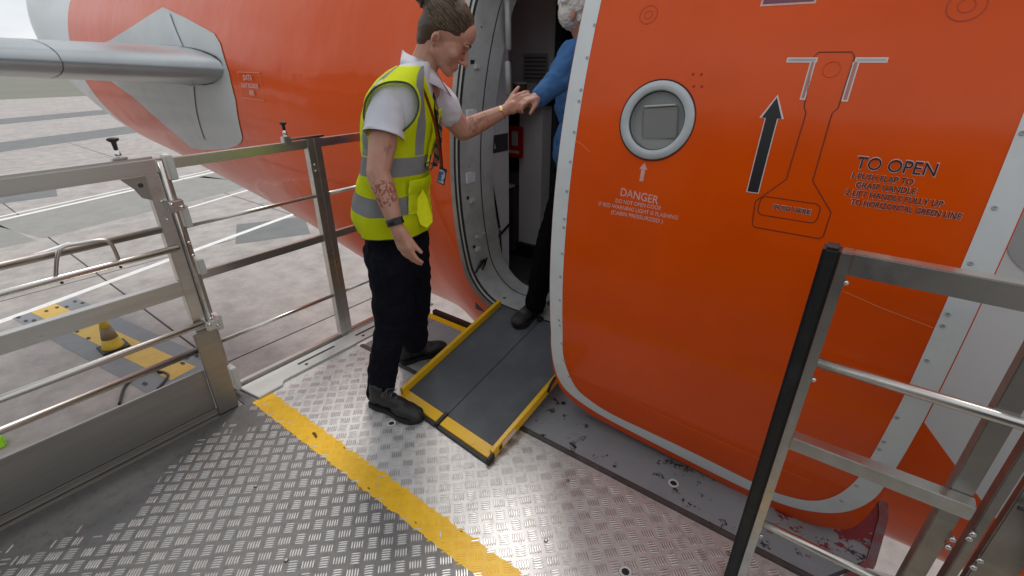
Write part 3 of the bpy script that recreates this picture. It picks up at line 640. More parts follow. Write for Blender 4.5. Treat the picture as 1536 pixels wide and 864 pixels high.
# raised five-bar tread
PT = .0485; c45 = math.sqrt(.5); vs = []; fs = []; mi = []
def barv(cx, cy, dx, dy, z0=-.0016, h=.0016, Lh=.0185, Wh=.0033):
    nx_, ny_ = -dy, dx; k = len(vs)
    P = [(Lh, 0, 0), (Lh*.55, Wh, 0), (-Lh*.55, Wh, 0), (-Lh, 0, 0), (-Lh*.55, -Wh, 0), (Lh*.55, -Wh, 0), (Lh*.78, 0, h), (Lh*.45, Wh*.5, h), (-Lh*.45, Wh*.5, h), (-Lh*.78, 0, h), (-Lh*.45, -Wh*.5, h), (Lh*.45, -Wh*.5, h)]
    for a, b, z in P: vs.append((cx+dx*a+nx_*b, cy+dy*a+ny_*b, z0+z))
    for f in ((0, 1, 7, 6), (1, 2, 8, 7), (2, 3, 9, 8), (3, 4, 10, 9), (4, 5, 11, 10), (5, 0, 6, 11), (6, 7, 8, 9, 10, 11)): fs.append(tuple(k+q for q in f))
rb = random.Random(3)
for i in range(-60, 60):
    for j in range(-60, 60):
        cx, cy = (i*c45-j*c45)*PT-.7, (i*c45+j*c45)*PT+.6
        if not (-2.03 < cx < 1.2 and -.35 < cy < 1.275): continue
        if cy < -.05+0*cx and cx > -.2: continue
        d = (c45, c45) if (i+j) % 2 else (-c45, c45)
        for q in range(5):
            o = (q-2)*.0083
            px_, py_ = cx-d[1]*o+rb.uniform(-.0004, .0004), cy+d[0]*o+rb.uniform(-.0004, .0004)
            if py_ > 1.285 or px_ < -2.045: continue
            wear = px_+1.83-.10*math.sin(py_*9+1)-.05*math.sin(px_*31+py_*17)-.25*max(0, py_-.45)*-1
            if py_ < .66 and wear < 0 and rb.random() < min(1, -wear*9+.15): continue
            k0 = len(fs); barv(px_, py_, *d, h=.0016*rb.uniform(.8, 1.1))
            st_ = .690+.006*math.sin(px_*37)+.004*math.sin(px_*113) < py_ < .782+.005*math.sin(px_*41+1) and rb.random() > .04
            mi += [1 if st_ else 0]*(len(fs)-k0)
o = obj('tread_bars', (vs, fs), [M['bar'], M['stripe']], plat); o['kind'] = 'stuff'
o.data.polygons.foreach_set('material_index', mi)
# painted stripe, with chipped edges
bm = NB(); A = []; B = []; xs_ = np.arange(-2.045, 1.4, .008); r1 = random.Random(9); e1 = e2 = 0
for x in xs_:
    e1 = e1*.6+r1.uniform(-.003, .003); e2 = e2*.6+r1.uniform(-.003, .003)
    A.append(bm.verts.new((x, .688+e1, -.0009))); B.append(bm.verts.new((x, .782+e2, -.0009)))
for i in range(len(xs_)-1): bm.faces.new((A[i], A[i+1], B[i+1], B[i]))
obj('yellow_stripe', bm, M['stripe'], plat)
bm = NB()
for (x, y, s) in [(-1.62, .742, .02), (-1.60, .735, .012), (-1.2, .70, .008), (-.95, .705, .006), (-.62, .71, .006), (-1.45, .77, .006), (-.8, .775, .005), (-1.1, .765, .004)]:
    quadbox(bm, [(x+s*math.cos(a)*r1.uniform(.6, 1.2), y+s*.35*math.sin(a)*r1.uniform(.6, 1.2), .0012) for a in [q*math.pi/4 for q in range(8)]], (0, 0, .0004))
obj('stripe_scuffs', bm, mat('scuff_brown', (.10, .05, .02), .8), plat)
# grey bridge plate by the aircraft, rubbed to bare metal and streaked
m = mat('bridge_plate_paint', (.235, .245, .26), .5, 0, noise=(5, (.29, .30, .31), .35, .7), bump=(30, .15, .002)); M['bridge'] = m
b_ = m.node_tree.nodes['Principled BSDF']; src = b_.inputs['Base Color'].links[0].from_socket
geo = nd(m, 'ShaderNodeNewGeometry'); n1 = nd(m, 'ShaderNodeTexNoise', Scale=15., Detail=11., Roughness=.78); lk(m, geo.outputs['Position'], n1.inputs['Vector'])
n3 = nd(m, 'ShaderNodeTexNoise', Scale=3.6, Detail=2.); lk(m, geo.outputs['Position'], n3.inputs['Vector'])
pr = mth(m, 'MULTIPLY', mth(m, 'GREATER_THAN', n1.outputs['Fac'], .572), mth(m, 'GREATER_THAN', n3.outputs['Fac'], .49))
k1 = nd(m, 'ShaderNodeMix'); k1.data_type = 'RGBA'; k1.inputs[7].default_value = (.018, .016, .018, 1); lk(m, pr, k1.inputs[0]); lk(m, src, k1.inputs[6])
sp = nd(m, 'ShaderNodeSeparateXYZ'); lk(m, geo.outputs['Position'], sp.inputs[0])
n4 = nd(m, 'ShaderNodeTexNoise', Scale=9., Detail=8., Roughness=.7); lk(m, geo.outputs['Position'], n4.inputs['Vector'])
rd = mth(m, 'MULTIPLY', mth(m, 'GREATER_THAN', mth(m, 'ADD', n4.outputs['Fac'], mth(m, 'MULTIPLY', sp.outputs[1], .55)), 1.375), mth(m, 'GREATER_THAN', sp.outputs[0], .02))
k2 = nd(m, 'ShaderNodeMix'); k2.data_type = 'RGBA'; k2.inputs[7].default_value = (.20, .03, .035, 1); lk(m, rd, k2.inputs[0]); lk(m, k1.outputs[2], k2.inputs[6]); lk(m, k2.outputs[2], b_.inputs['Base Color'])
bm = NB(); quadbox(bm, [(-2.04, 1.322, -.03), (.20, 1.322, -.03), (.31, 1.48, -.03), (.335, 1.70, -.03), (.33, 1.78, -.03), (-2.04, 1.755, -.03)], (0, 0, .031)); obj('bridge_plate', bm, M['bridge'], plat)
bm = NB(); quadbox(bm, [(.225, 1.316, -.04), (.25, 1.318, -.04), (.335, 1.475, -.04), (.362, 1.70, -.04), (.36, 1.79, -.04), (.331, 1.78, -.04), (.336, 1.70, -.04), (.311, 1.48, -.04)], (0, 0, .046)); obj('bridge_plate_lip', bm, mat('worn_red_edge', (.22, .06, .06), .6, noise=(14, (.16, .15, .16), .42, .62)), plat)
bm = NB(); bb(bm, -2.05, .86, 1.296, 1.318, -.04, .004, .002); obj('joint_strip', bm, mat('dull_strip', (.11, .105, .10), .45, .6, noise=(12, (.16, .15, .14), .4, .7)), plat)
bm = NB(); bb(bm, -2.05, .86, 1.3185, 1.3215, -.04, .0005); obj('joint_gap', bm, M['black'], plat)
bm = NB(); bb(bm, -2.05, -1.45, 1.757, 1.80, -.03, .006, .003); obj('flap_edge', bm, M['yellow'], plat)
bm = NB(); bb(bm, -2.0, -1.45, 1.812, 1.845, -.03, .022, .006); bb(bm, -2.0, -1.45, 1.80, 1.812, -.03, -.01); obj('flap_buffer', bm, mat('rust_brown_rubber', (.045, .018, .012), .6), plat)
M['hole'] = M['black']
for x, y in ((-.294, 1.411), (-.291, .98), (-1.408, .985)):
    bm = NB(); lathe(bm, [(.020, 0), (.0195, .0035), (.0135, .0038), (.0125, .001), (.0, .0008)], (x, y, .0), (0, 0, 1), 24); fo = obj('drain_bush', bm, M['nylon'], plat)
    bm = NB(); lathe(bm, [(.0115, .0), (.0115, .0018)], (x, y, .0), (0, 0, 1), 18); obj('drain_hole', bm, M['black'], fo)
for x, y in ((-.872, 1.56), (-.55, .92), (-1.55, .45), (-1.18, .36), (-.05, 1.24), (-.62, 1.18)):
    bm = NB(); lathe(bm, [(.013 if x == -.872 else .0075, 0), (.010 if x == -.872 else .006, .004), (.004, .0045)], (x, y, -.0005), (0, 0, 1), 14); obj('deck_bolt', bm, M['black'] if x == -.872 else M['steel_dull'], plat)
# white edge strip beside the far railing
bm = NB(); quadbox(bm, [(-2.19, .70, -.001), (-2.04, .72, -.001), (-2.045, .84, -.001), (-2.075, .86, -.001), (-2.075, 1.9, -.001), (-2.19, 1.9, -.001)], (0, 0, .012)); bmesh.ops.bevel(bm, geom=bm.edges[:], offset=.002, segments=1, affect='EDGES'); es = obj('edge_strip', bm, M['nylon'], plat)
for y in (.98, 1.34, 1.6):
    bm = NB(); bb(bm, -2.15, -2.135, y, y+.22, .0112, .0118); obj('slot', bm, M['dark'], es)
    bm = NB(); bb(bm, -2.115, -2.10, y+.02, y+.035, .0112, .0125); obj('slot', bm, M['black'], es)
bm = NB(); bb(bm, -2.115, -2.06, -1.5, .655, -.12, .0, .002); obj('deck_kerb', bm, M['steel_dull'], plat)
# white wedge on the right corner
bm = NB(); quadbox(bm, [(.305, 1.375, .0), (.37, 1.395, .0), (.375, 1.42, .0), (.30, 1.40, .0)], (0, 0, .055)); bmesh.ops.bevel(bm, geom=bm.edges[:], offset=.003, segments=1, affect='EDGES'); obj('stop_block', bm, M['nylon'], plat)
bm = NB(); quadbox(bm, [(.20, 1.30, -.03), (.60, 1.30, -.03), (.60, 1.37, -.03), (.262, 1.37, -.03)], (0, 0, .026)); obj('corner_plate', bm, M['bridge'], plat)
# the lift's cabin body stands behind the viewer
bm = NB(); bb(bm, -2.3, -1.35, -1.62, -1.5, -.1, 2.35); bb(bm, .55, 1.7, -1.62, -1.5, -.1, 2.35); bb(bm, -1.35, .55, -1.62, -1.5, 2.05, 2.35); obj('cabin_front', bm, mat('cabin_body_paint', (.25, .25, .25), .5), plat)
bm = NB(); bb(bm, -2.3, 1.7, -3.6, -3.55, -.1, 2.35); bb(bm, -2.3, -2.25, -3.55, -1.62, -.1, 2.35); bb(bm, 1.65, 1.7, -3.55, -1.62, -.1, 2.35); bb(bm, -2.3, 1.7, -3.6, -1.5, 2.351, 2.4); bb(bm, -2.3, 1.7, -3.6, -1.5, -.2, -.101); obj('cabin_body', bm, mat('cabin_inside', (.06, .06, .065), .6), plat)

# ------------------------------------------------------------------ swing gate on the left
gate = thing('swing_gate', (-2.1, .60, 0), 'stainless swing gate with tube bars, bent handle and deep kick plate on the left', 'gate')
GX = -2.1
def gpart(name, fn, m=None, sm=False, par=None):
    bm = NB(); fn(bm); return obj(name, bm, m or M['steel'], par or gate, sm)
gpart('top_rail', lambda b: bb(b, GX-.022, GX+.026, -1.4, .625, 1.075, 1.137, .010))
gpart('frame_post', lambda b: bb(b, GX-.03, GX+.012, .575, .622, .0, 1.075, .003))
gpart('lower_post', lambda b: (bb(b, GX+.012, GX+.03, .555, .640, .003, .42, .003)), M['steel_dull'])
gpart('corner_gusset', lambda b: quadbox(b, [(GX+.0135, .50, 1.074), (GX+.0135, .574, 1.074), (GX+.0135, .574, .985), (GX+.0135, .545, 1.0), (GX+.0135, .53, 1.035)], (.004, 0, 0)), M['steel_dull'])
gpart('gusset_bolt', lambda b: lathe(b, [(.008, 0), (.008, .003), (.004, .004)], (GX+.0175, .553, 1.045), (1, 0, 0), 14), M['dark'])
gpart('tube_bar', lambda b: tube(b, [(GX-.005, -1.4, .868), (GX-.005, .575, .868)], .0135, 16))
gpart('tube_bar', lambda b: (tube(b, [(GX+.03, -1.4, .795), (GX+.03, .60, .795), (GX+.028, .606, .795)], [.0125, .0125, .007], 16)))
gpart('flat_bar', lambda b: bb(b, GX-.022, GX+.014, -1.4, .574, .592, .655, .002))
gpart('tube_bar', lambda b: (tube(b, [(GX+.03, -1.4, .457), (GX+.03, .60, .457), (GX+.028, .606, .457)], [.0135, .0135, .008], 16)))
gpart('tube_bar', lambda b: tube(b, [(GX, -1.4, .333), (GX, .575, .333)], .0145, 16))
gpart('kick_plate', lambda b: (bb(b, GX-.005, GX+.010, -1.4, .555, .034, .238, .003)), M['steel_dull'])
gpart('kick_plate_foot', lambda b: (bb(b, GX-.008, GX+.016, -1.4, .62, .0015, .033, .003)), M['steel_dull'])
gpart('pull_handle', lambda b: tube(b, smoothpath([(GX+.03, .236, .80), (GX+.03, .262, .868), (GX+.03, .285, .893), (GX+.03, .33, .893), (GX+.03, .385, .888), (GX+.03, .408, .868), (GX+.03, .412, .80)], 5), .0062, 10))
gpart('handle_screw', lambda b: [lathe(b, [(.005, 0), (.004, .006)], (GX+.03, y, .775), (0, 0, 1), 8) for y in (.245, .41)], M['dark'])
kb = gpart('spring_latch', lambda b: (bb(b, GX-.015, GX+.015, .50, .545, 1.138, 1.146, .002), lathe(b, [(.010, 0), (.010, .014), (.007, .016), (.007, .024)], (GX, .523, 1.146), (0, 0, 1), 14)), M['chrome'])
gpart('latch_knob', lambda b: lathe(b, [(.0065, .024), (.008, .05), (.017, .056), (.018, .062), (.012, .065)], (GX, .523, 1.146), (0, 0, 1), 18), M['black'], par=kb)
kb2 = gpart('latch_box', lambda b: (bb(b, GX+.015, GX+.055, -.30, .035, .640, .715, .003)), M['steel_dull'])
gpart('strap_handle', lambda b: tube(b, smoothpath([(GX+.05, -.12, .775), (GX+.05, -.03, .775), (GX+.05, .0, .765), (GX+.05, .012, .715)], 5), .010, 8), M['black'], par=kb2)
# hinge rod, clamps
gpart('hinge_rod', lambda b: tube(b, [(GX+.022, .63, .44), (GX+.022, .63, 1.12)], .0085, 12))
gpart('hinge_channel', lambda b: (bb(b, GX-.035, GX+.008, .626, .648, .42, 1.125, .002)), M['steel_dull'])
for z in (.955, .44):
    hc = gpart('hinge_clamp', lambda b: (bb(b, GX-.01, GX+.045, .605, .662, z-.022, z+.022, .005)), M['chrome'])
    gpart('clamp_bolt', lambda b: [lathe(b, [(.007, 0), (.007, .006), (.004, .008)], (GX+.045, y, z+dz), (1, 0, 0), 6) for y, dz in ((.618, .008), (.648, -.008))], M['chrome'], par=hc)
for z in (.975, .905, .80, .745, .46):
    gpart('hinge_bolt', lambda b: lathe(b, [(.007, 0), (.007, .006), (.004, .009)], (GX+.014, .60 if z > .9 else .645, z), (1, 0, -.1), 8), M['chrome'])

# ------------------------------------------------------------------ fixed railing behind it
rail = thing('guard_railing', (-2.22, 1.3, 0), 'fixed steel guard railing running past the gate to behind the worker in the vest', 'railing')
FXX = -2.22
def rpart(name, fn, m=None, sm=False, par=None):
    bm = NB(); fn(bm); return obj(name, bm, m or M['steel'], par or rail, sm)
rpart('top_rail', lambda b: bb(b, FXX-.014, FXX+.014, .66, 1.288, 1.064, 1.104, .002))
rpart('top_rail', lambda b: bb(b, FXX-.014, FXX+.014, 1.345, 1.80, 1.064, 1.104, .002))
rpart('post', lambda b: bb(b, FXX-.02, FXX+.02, 1.290, 1.325, -.05, 1.108, .002))
rpart('post', lambda b: bb(b, FXX-.025, FXX+.015, 1.329, 1.366, -.05, 1.108, .002))
rpart('post', lambda b: bb(b, FXX-.02, FXX+.02, .655, .69, -.05, 1.10, .002), M['steel_dull'])
rpart('post', lambda b: bb(b, FXX-.02, FXX+.02, 1.80, 1.835, -.05, 1.10, .002))
for z in (.828, .268): 
    rpart('tube_bar', lambda b: tube(b, [(FXX, .69, z), (FXX, 1.29, z)], .0095, 14)); rpart('tube_bar', lambda b: tube(b, [(FXX, 1.366, z), (FXX, 1.80, z)], .0095, 14))
for y0, y1 in ((.69, 1.29), (1.366, 1.80)):
    rpart('flat_bar', lambda b: bb(b, FXX-.012, FXX+.012, y0, y1, .588, .625, .002)); rpart('flat_bar', lambda b: bb(b, FXX-.015, FXX+.012, y0, y1, -.03, .022, .002))
for z0, z1 in ((1.03, 1.125), (.84, .93), (.63, .70), (.36, .43), (.03, .15)):
    rpart('rubbing_pad', lambda b: bb(b, FXX+.02, FXX+.075, .672, .700, z0, z1, .004), M['nylon'])
ck = rpart('rail_catch', lambda b: (bb(b, FXX-.012, FXX+.016, 1.20, 1.39, 1.109, 1.119, .002), bb(b, FXX-.016, FXX+.018, 1.18, 1.215, 1.09, 1.13, .003), lathe(b, [(.010, 0), (.010, .02), (.006, .024), (.006, .03)], (FXX, 1.20, 1.13), (0, 0, 1), 12)), M['chrome'])
rpart('catch_knob', lambda b: lathe(b, [(.0065, .028), (.0075, .05), (.015, .056), (.015, .062), (.009, .064)], (FXX, 1.20, 1.13), (0, 0, 1), 16), M['black'], par=ck)
for z in (.985, .955): rpart('post_bolt', lambda b: lathe(b, [(.006, 0), (.006, .004), (.003, .006)], (FXX+.02, 1.308, z), (1, 0, 0), 8), M['chrome'])

# ------------------------------------------------------------------ railing on the right
rr = thing('end_railing', (0, 1.145, 0), 'steel railing in front of the open door with a black rubber-edged end post', 'railing')
RYY = 1.145
def qpart(name, fn, m=None, sm=False, par=None):
    bm = NB(); fn(bm); return obj(name, bm, m or M['steel'], par or rr, sm)
qpart('end_post', lambda b: bb(b, -.006, .014, RYY-.022, RYY+.018, -.002, 1.098, .002))
qpart('rubber_edge', lambda b: bb(b, -.040, -.0065, RYY-.026, RYY+.024, -.001, 1.103, .006), M['black'])
qpart('top_rail', lambda b: bb(b, .0145, .95, RYY-.018, RYY+.016, 1.050, 1.098, .002))
qpart('tube_bar', lambda b: tube(b, [(.0145, RYY, .826), (.95, RYY, .826)], .0125, 18))
qpart('flat_bar', lambda b: bb(b, .0145, .352, RYY-.03, RYY+.004, .585, .622, .002))
qpart('tube_bar', lambda b: tube(b, [(.0145, RYY-.01, .298), (.352, RYY-.01, .298)], .011, 18))
for x, z in ((.004, 1.035), (.0, .585), (.004, .79), (.004, .26)): qpart('weld_bolt', lambda b: lathe(b, [(.006, 0), (.006, .004), (.003, .006)], (.016, RYY-.018, z), (.8, -.6, 0), 8), M['chrome'])
for x0, x1 in ((.311, .348), (.374, .392)):
    qpart('post', lambda b: bb(b, x0, x1, RYY+.004, RYY+.045, -.3, 1.05, .002), M['steel_dull'])
side = thing('side_gate', (.5, 1.18, 0), 'steel gate frame with a square brace at the right edge of the platform', 'gate')
def spart(name, fn, m=None, par=None):
    bm = NB(); fn(bm); return obj(name, bm, m or M['steel'], par or side)
spart('gate_post', lambda b: bb(b, .405, .47, RYY+.01, RYY+.04, -.3, 1.04, .003), M['steel_dull'])
spart('gate_post', lambda b: bb(b, .53, .545, RYY+.05, RYY+.08, -.3, 1.04, .003), M['steel_dull'])
spart('brace', lambda b: tube(b, smoothpath([(.432, RYY-.03, .60), (.46, RYY-.032, .60), (.50, RYY-.034, .50), (.55, RYY-.036, .30), (.60, RYY-.04, 0)], 5), .024, 4), M['steel_dull'])
spart('latch_rod', lambda b: tube(b, smoothpath([(.41, RYY-.0, .64), (.45, RYY-.02, .655), (.475, RYY-.02, .64), (.485, RYY-.02, .60)], 6), .004, 8), M['dark'])
for x, z in ((.352, .50), (.352, .475), (.405, .475), (.402, .45), (.374, .535), (.373, .52)): spart('bolt', lambda b: lathe(b, [(.007, 0), (.007, .005), (.004, .008)], (x, RYY-.0, z), (.3, -1, .2), 8), M['chrome'])

# ------------------------------------------------------------------ wheelchair ramp
ramp = thing('wheelchair_ramp', (-1.25, 1.5, 0), 'folding grey wheelchair ramp with yellow edges bridging the gap to the door', 'ramp')
M['ramp_grey'] = mat('ramp_grip_surface', (.08, .09, .10), .75, noise=(7, (.13, .135, .14), .48, .85), bump=(220, .5, .002))
FLn, FRn = Vector((-1.524, 1.115, .008)), Vector((-.915, 1.065, .008)); FLf, FRf = Vector((-1.575, 1.958, .135)), Vector((-.935, 1.955, .135))
def rp(u, v, h=0.): 
    a = FLn.lerp(FRn, u); b = FLf.lerp(FRf, u); p = a.lerp(b, v); p.z += h; return p
def slab(name, u0, u1, v0, v1, h0, h1, m, bev=.002, par=None):
    bm = NB(); A = [rp(u0, v0, h0), rp(u1, v0, h0), rp(u1, v1, h0), rp(u0, v1, h0)]; quadbox(bm, A, (0, 0, h1-h0))
    if bev: bmesh.ops.bevel(bm, geom=bm.edges[:], offset=bev, segments=1, affect='EDGES')
    return obj(name, bm, m, par or ramp)
slab('ramp_panel', .035, .476, .075, .995, -.012, .0, M['ramp_grey']); slab('ramp_panel', .482, .965, .075, .995, -.012, .0, M['ramp_grey'])
slab('panel_seam', .4755, .4825, .06, .995, -.014, -.004, M['black'], 0)
slab('front_edge', .012, .455, .012, .074, -.009, .003, M['yellow']); slab('front_edge', .49, .985, .012, .074, -.009, .003, M['yellow'])
slab('front_lip', -.005, .47, -.012, .011, -.008, .0, M['black'], .003); slab('front_lip', .478, 1.005, -.012, .011, -.008, .0, M['black'], .003)
slab('hinge_block', .457, .488, -.004, .085, -.005, .012, M['black']); slab('hinge_block', .455, .50, .975, 1.01, -.005, .018, M['black'])
slab('side_rail', .0, .034, .03, 1., -.012, .034, M['yellow']); sr = slab('side_rail', .967, 1., .03, 1., -.012, .030, M['yellow'])
slab('corner_cap', .985, 1.012, -.012, .035, -.008, .022, M['black'], .003)
slab('rail_label', 1.0005, 1.002, .10, .20, .0, .02, M['decal_white'], 0, sr); slab('rail_label', 1.0008, 1.0035, .075, .095, .0, .018, M['black'], 0, sr)
bm = NB(); tube(bm, smoothpath([rp(1.005, .49, .01), rp(1.02, .495, .05), rp(1.02, .53, .062), rp(1.02, .62, .062), rp(1.005, .66, .012)], 5), .007, 8); obj('carry_handle', bm, M['black'], ramp)
# ------------------------------------------------------------------ people
def ball(bm, c, r, rot=None, sub=3):
    v = bmesh.ops.create_icosphere(bm, subdivisions=sub, radius=1)['verts']
    mt = Matrix.Diagonal((*(r if isinstance(r, (tuple, list)) else (r, r, r)), 1))
    if rot is not None: mt = rot.to_4x4() @ mt
    bmesh.ops.transform(bm, matrix=Matrix.Translation(c) @ mt, verts=v); return v
def cone2(bm, a, ra, b, rb, fl=None):
    """rounded tapered limb between two joints (convex hull of two balls)"""
    t = NB(); ball(t, a, ra, sub=2); ball(t, b, rb, sub=2)
    h = bmesh.ops.convex_hull(t, input=t.verts)
    bmesh.ops.delete(t, geom=[g for g in h['geom_interior'] if isinstance(g, bmesh.types.BMVert)], context='VERTS')
    me = bpy.data.meshes.new('t'); t.to_mesh(me); t.free(); bm.from_mesh(me); bpy.data.meshes.remove(me)
def limb(bm, pts):
    for (a, ra), (b, rb_) in zip(pts[:-1], pts[1:]): cone2(bm, a, ra, b, rb_)
def organic(name, bm, m, parent, voxel=.006, smooth=4, noise=None):
    me = bpy.data.meshes.new('tmp'); bm.to_mesh(me); bm.free(); o = bpy.data.objects.new('tmp', me); C.objects.link(o)
    md = o.modifiers.new('r', 'REMESH'); md.mode = 'VOXEL'; md.voxel_size = voxel
    ms = o.modifiers.new('s', 'SMOOTH'); ms.iterations = smooth; ms.factor = .5
    if noise:
        for sc, stg in noise:
            tx = bpy.data.textures.new('n', 'CLOUDS'); tx.noise_scale = sc; tx.noise_depth = 1
            dd = o.modifiers.new('d', 'DISPLACE'); dd.texture = tx; dd.strength = stg; dd.mid_level = .5; dd.texture_coords = 'GLOBAL'
    bpy.context.view_layer.update()
    ev = o.evaluated_get(bpy.context.evaluated_depsgraph_get()); b2 = NB(); b2.from_mesh(ev.to_mesh()); ev.to_mesh_clear()
    bpy.data.objects.remove(o)
    for f in b2.faces: f.smooth = True
    return obj(name, b2, m, parent)
def PXY(px, py, y):
    """sight line through a picture point, met at the distance y ahead"""
    x = (px-768)/712; u = -(py-432)/712; c, s = math.cos(PITCH), math.sin(PITCH)
    k = y/(c+u*s); return CF(x*k, y, CAMZ+(u*c-s)*k)
def skin_mat(name, base, red, marks):
    m = mat(name, base, .5, noise=(14, red, .4, .75), bump=(120, .12, .001), spec=.4); b = m.node_tree.nodes['Principled BSDF']
    b.inputs['Subsurface Weight'].default_value = .08; b.inputs['Subsurface Radius'].default_value = (.01, .004, .002)
    geo = nd(m, 'ShaderNodeNewGeometry')
    for (c, r, sc, thr, col, amt) in marks:
        ln = m.node_tree.nodes.new('ShaderNodeVectorMath'); ln.operation = 'DISTANCE'; lk(m, geo.outputs['Position'], ln.inputs[0]); ln.inputs[1].default_value = c
        vz = nd(m, 'ShaderNodeTexNoise', Scale=sc, Detail=1.5, Roughness=.5); lk(m, geo.outputs['Position'], vz.inputs['Vector'])
        f = mth(m, 'MULTIPLY', mth(m, 'LESS_THAN', ln.outputs['Value'], r), mth(m, 'MULTIPLY', mth(m, 'GREATER_THAN', vz.outputs['Fac'], thr), amt))
        src = b.inputs['Base Color'].links[0].from_socket; k = nd(m, 'ShaderNodeMix'); k.data_type = 'RGBA'; k.inputs[7].default_value = (*col, 1)
        lk(m, f, k.inputs[0]); lk(m, src, k.inputs[6]); lk(m, k.outputs[2], b.inputs['Base Color'])
    return m
def sub(a, b, t): return Vector(a).lerp(Vector(b), t)

# ---- the worker
crew = thing('person', tuple(CF(-.50, 1.93, 0)), 'worker in a yellow high-visibility vest and dark trousers reaching out a helping hand', 'person')
f3 = CF(1, .05, 0).normalized(); s3 = Vector((-f3.y, f3.x, 0)) * -1       # facing, and the side turned to the camera
if s3.dot(CF(0, -1, 0)) < 0: s3 = -s3
Z3 = Vector((0, 0, 1))
shN = PXY(586, 140, 1.815); elN = PXY(567, 258, 1.70); wrN = PXY(594, 337, 1.66)
shF = PXY(648, 138, 2.04); elF = PXY(694, 196, 2.08); wrF = PXY(757, 166, 2.13)
neckB = PXY(634, 104, 1.93); headC = PXY(671, 51, 1.93)
# head axes: face turned down by thirty degrees
hf = (f3*math.cos(R(37)) - Z3*math.sin(R(37))); hu = (f3*math.sin(R(37)) + Z3*math.cos(R(37))); hs_ = s3
def H3(f, u, s): return headC + hf*f + hu*u + hs_*s
HR3 = Matrix((hf, hs_, hu)).transposed()
M['skin'] = skin_mat('fair_skin', (.53, .29, .205), (.47, .22, .15), [
    (tuple(PXY(574, 292, 1.66)), .052, 95., .53, (.24, .045, .04), .75),
    (tuple(PXY(716, 182, 2.06)), .05, 70., .56, (.22, .10, .08), .55),
    (tuple(PXY(590, 368, 1.62)), .018, 120., .5, (.12, .06, .06), .6),
    (tuple(PXY(584, 225, 1.70)), .02, 80., .5, (.12, .09, .10), .4)])
M['hairm'] = mat('streaked_brown_hair', (.060, .036, .021), .5, noise=(16, (.11, .07, .042), .4, .7), stretch=(1, 1, 1))
bm = NB()
# skull, face and neck
ball(bm, H3(-.012, .028, 0), (.090, .070, .083), HR3); ball(bm, H3(.030, -.035, 0), (.056, .056, .078), HR3); ball(bm, H3(.045, .035, 0), (.046, .054, .05), HR3)
for sg in (-1, 1):
    cone2(bm, H3(.0, -.068, .045*sg), .020, H3(.064, -.100, .014*sg), .016); ball(bm, H3(.050, -.040, .036*sg), (.026, .022, .024), HR3)
    ball(bm, H3(.079, .010, .026*sg), (.012, .024, .009), HR3)
    ball(bm, H3(-.022, -.034, .070*sg), (.0145, .008, .023), Matrix.Rotation(R(8), 3, hs_) @ HR3); ball(bm, H3(-.017, -.054, .068*sg), (.008, .006, .009), HR3)
ball(bm, H3(.074, -.104, 0), (.016, .020, .014), HR3)
limb(bm, [(H3(.080, .004, 0), .009), (H3(.097, -.026, 0), .0085), (H3(.108, -.044, 0), .0105)])
for sg in (-1, 1): ball(bm, H3(.093, -.048, .011*sg), (.009, .007, .007), HR3)
ball(bm, H3(.084, -.071, 0), (.011, .019, .007), HR3); ball(bm, H3(.082, -.083, 0), (.011, .017, .0075), HR3); ball(bm, H3(.070, -.070, 0), (.02, .026, .022), HR3)
limb(bm, [(H3(-.028, -.035, 0), .052), (sub(H3(-.03, -.05, 0), neckB, .5), .049), (neckB, .054), (neckB-Z3*.05-f3*.02, .07)])
# shoulders and torso under the clothes
chest = PXY(606, 180, 1.92)
limb(bm, [(shN, .040), (neckB-Z3*.06, .055), (shF, .04)]); ball(bm, chest, (.11, .11, .16)); 
def tri(p, d): return p+Vector(d)
# near arm, hanging
limb(bm, [(shN, .048), (sub(shN, elN, .45), .054), (sub(shN, elN, .85), .045), (elN, .042), (sub(elN, wrN, .25), .044), (sub(elN, wrN, .6), .037), (wrN, .0265)])
# near hand: palm, four fingers, thumb
def hand(bm, wr, d, n, sd, fl, curl, thumb, sc=1., spread=.06):
    """wr wrist, d along the palm, n palm normal (side the fingers close to), sd towards the thumb"""
    d = d.normalized(); n = (n-d*n.dot(d)).normalized(); sd = d.cross(n)*(1 if d.cross(n).dot(sd) > 0 else -1)
    limb(bm, [(wr, .026*sc), (wr+d*.03*sc, .024*sc)])
    for k in range(4):
        o = sd*(.027-.018*k)*sc; kn = wr+d*(.082-.004*abs(k-1))*sc+o
        cone2(bm, wr+d*.018*sc+o*.7, .0165*sc, kn, .0125*sc)
        L_ = fl[k]*sc; p = kn; dd = (d+sd*(spread*(1.5-k))).normalized(); ang = curl[k]
        for q, (fr, rr0, rr1) in enumerate(((.44, .0098, .0088), (.31, .0088, .0080), (.25, .0080, .0066))):
            a = R(ang*(.7+.45*q)); axis = dd.cross(n).normalized(); dd = (Matrix.Rotation(a, 3, axis) @ dd).normalized()
            e = p+dd*L_*fr; cone2(bm, p, rr0*sc, e, rr1*sc); p = e
    a = wr+d*.022*sc+sd*.018*sc+n*.006*sc; td = (d*thumb[0]+sd*thumb[1]+n*thumb[2]).normalized(); b = a+td*.038*sc; td2 = (td+d*.5+n*.2).normalized(); c_ = b+td2*.032*sc
    cone2(bm, a, .016*sc, b, .0115*sc); cone2(bm, b, .0115*sc, c_, .0095*sc); cone2(bm, c_, .0095*sc, c_+(td2+n*.15).normalized()*.024*sc, .0078*sc)
hd = (PXY(614, 388, 1.64)-wrN).normalized()
hand(bm, wrN+hd*.012, hd, -s3*.6+f3*.55, f3, (.075, .082, .078, .062), (12, 14, 16, 18), (.95, .28, .2), 1.02, .03)
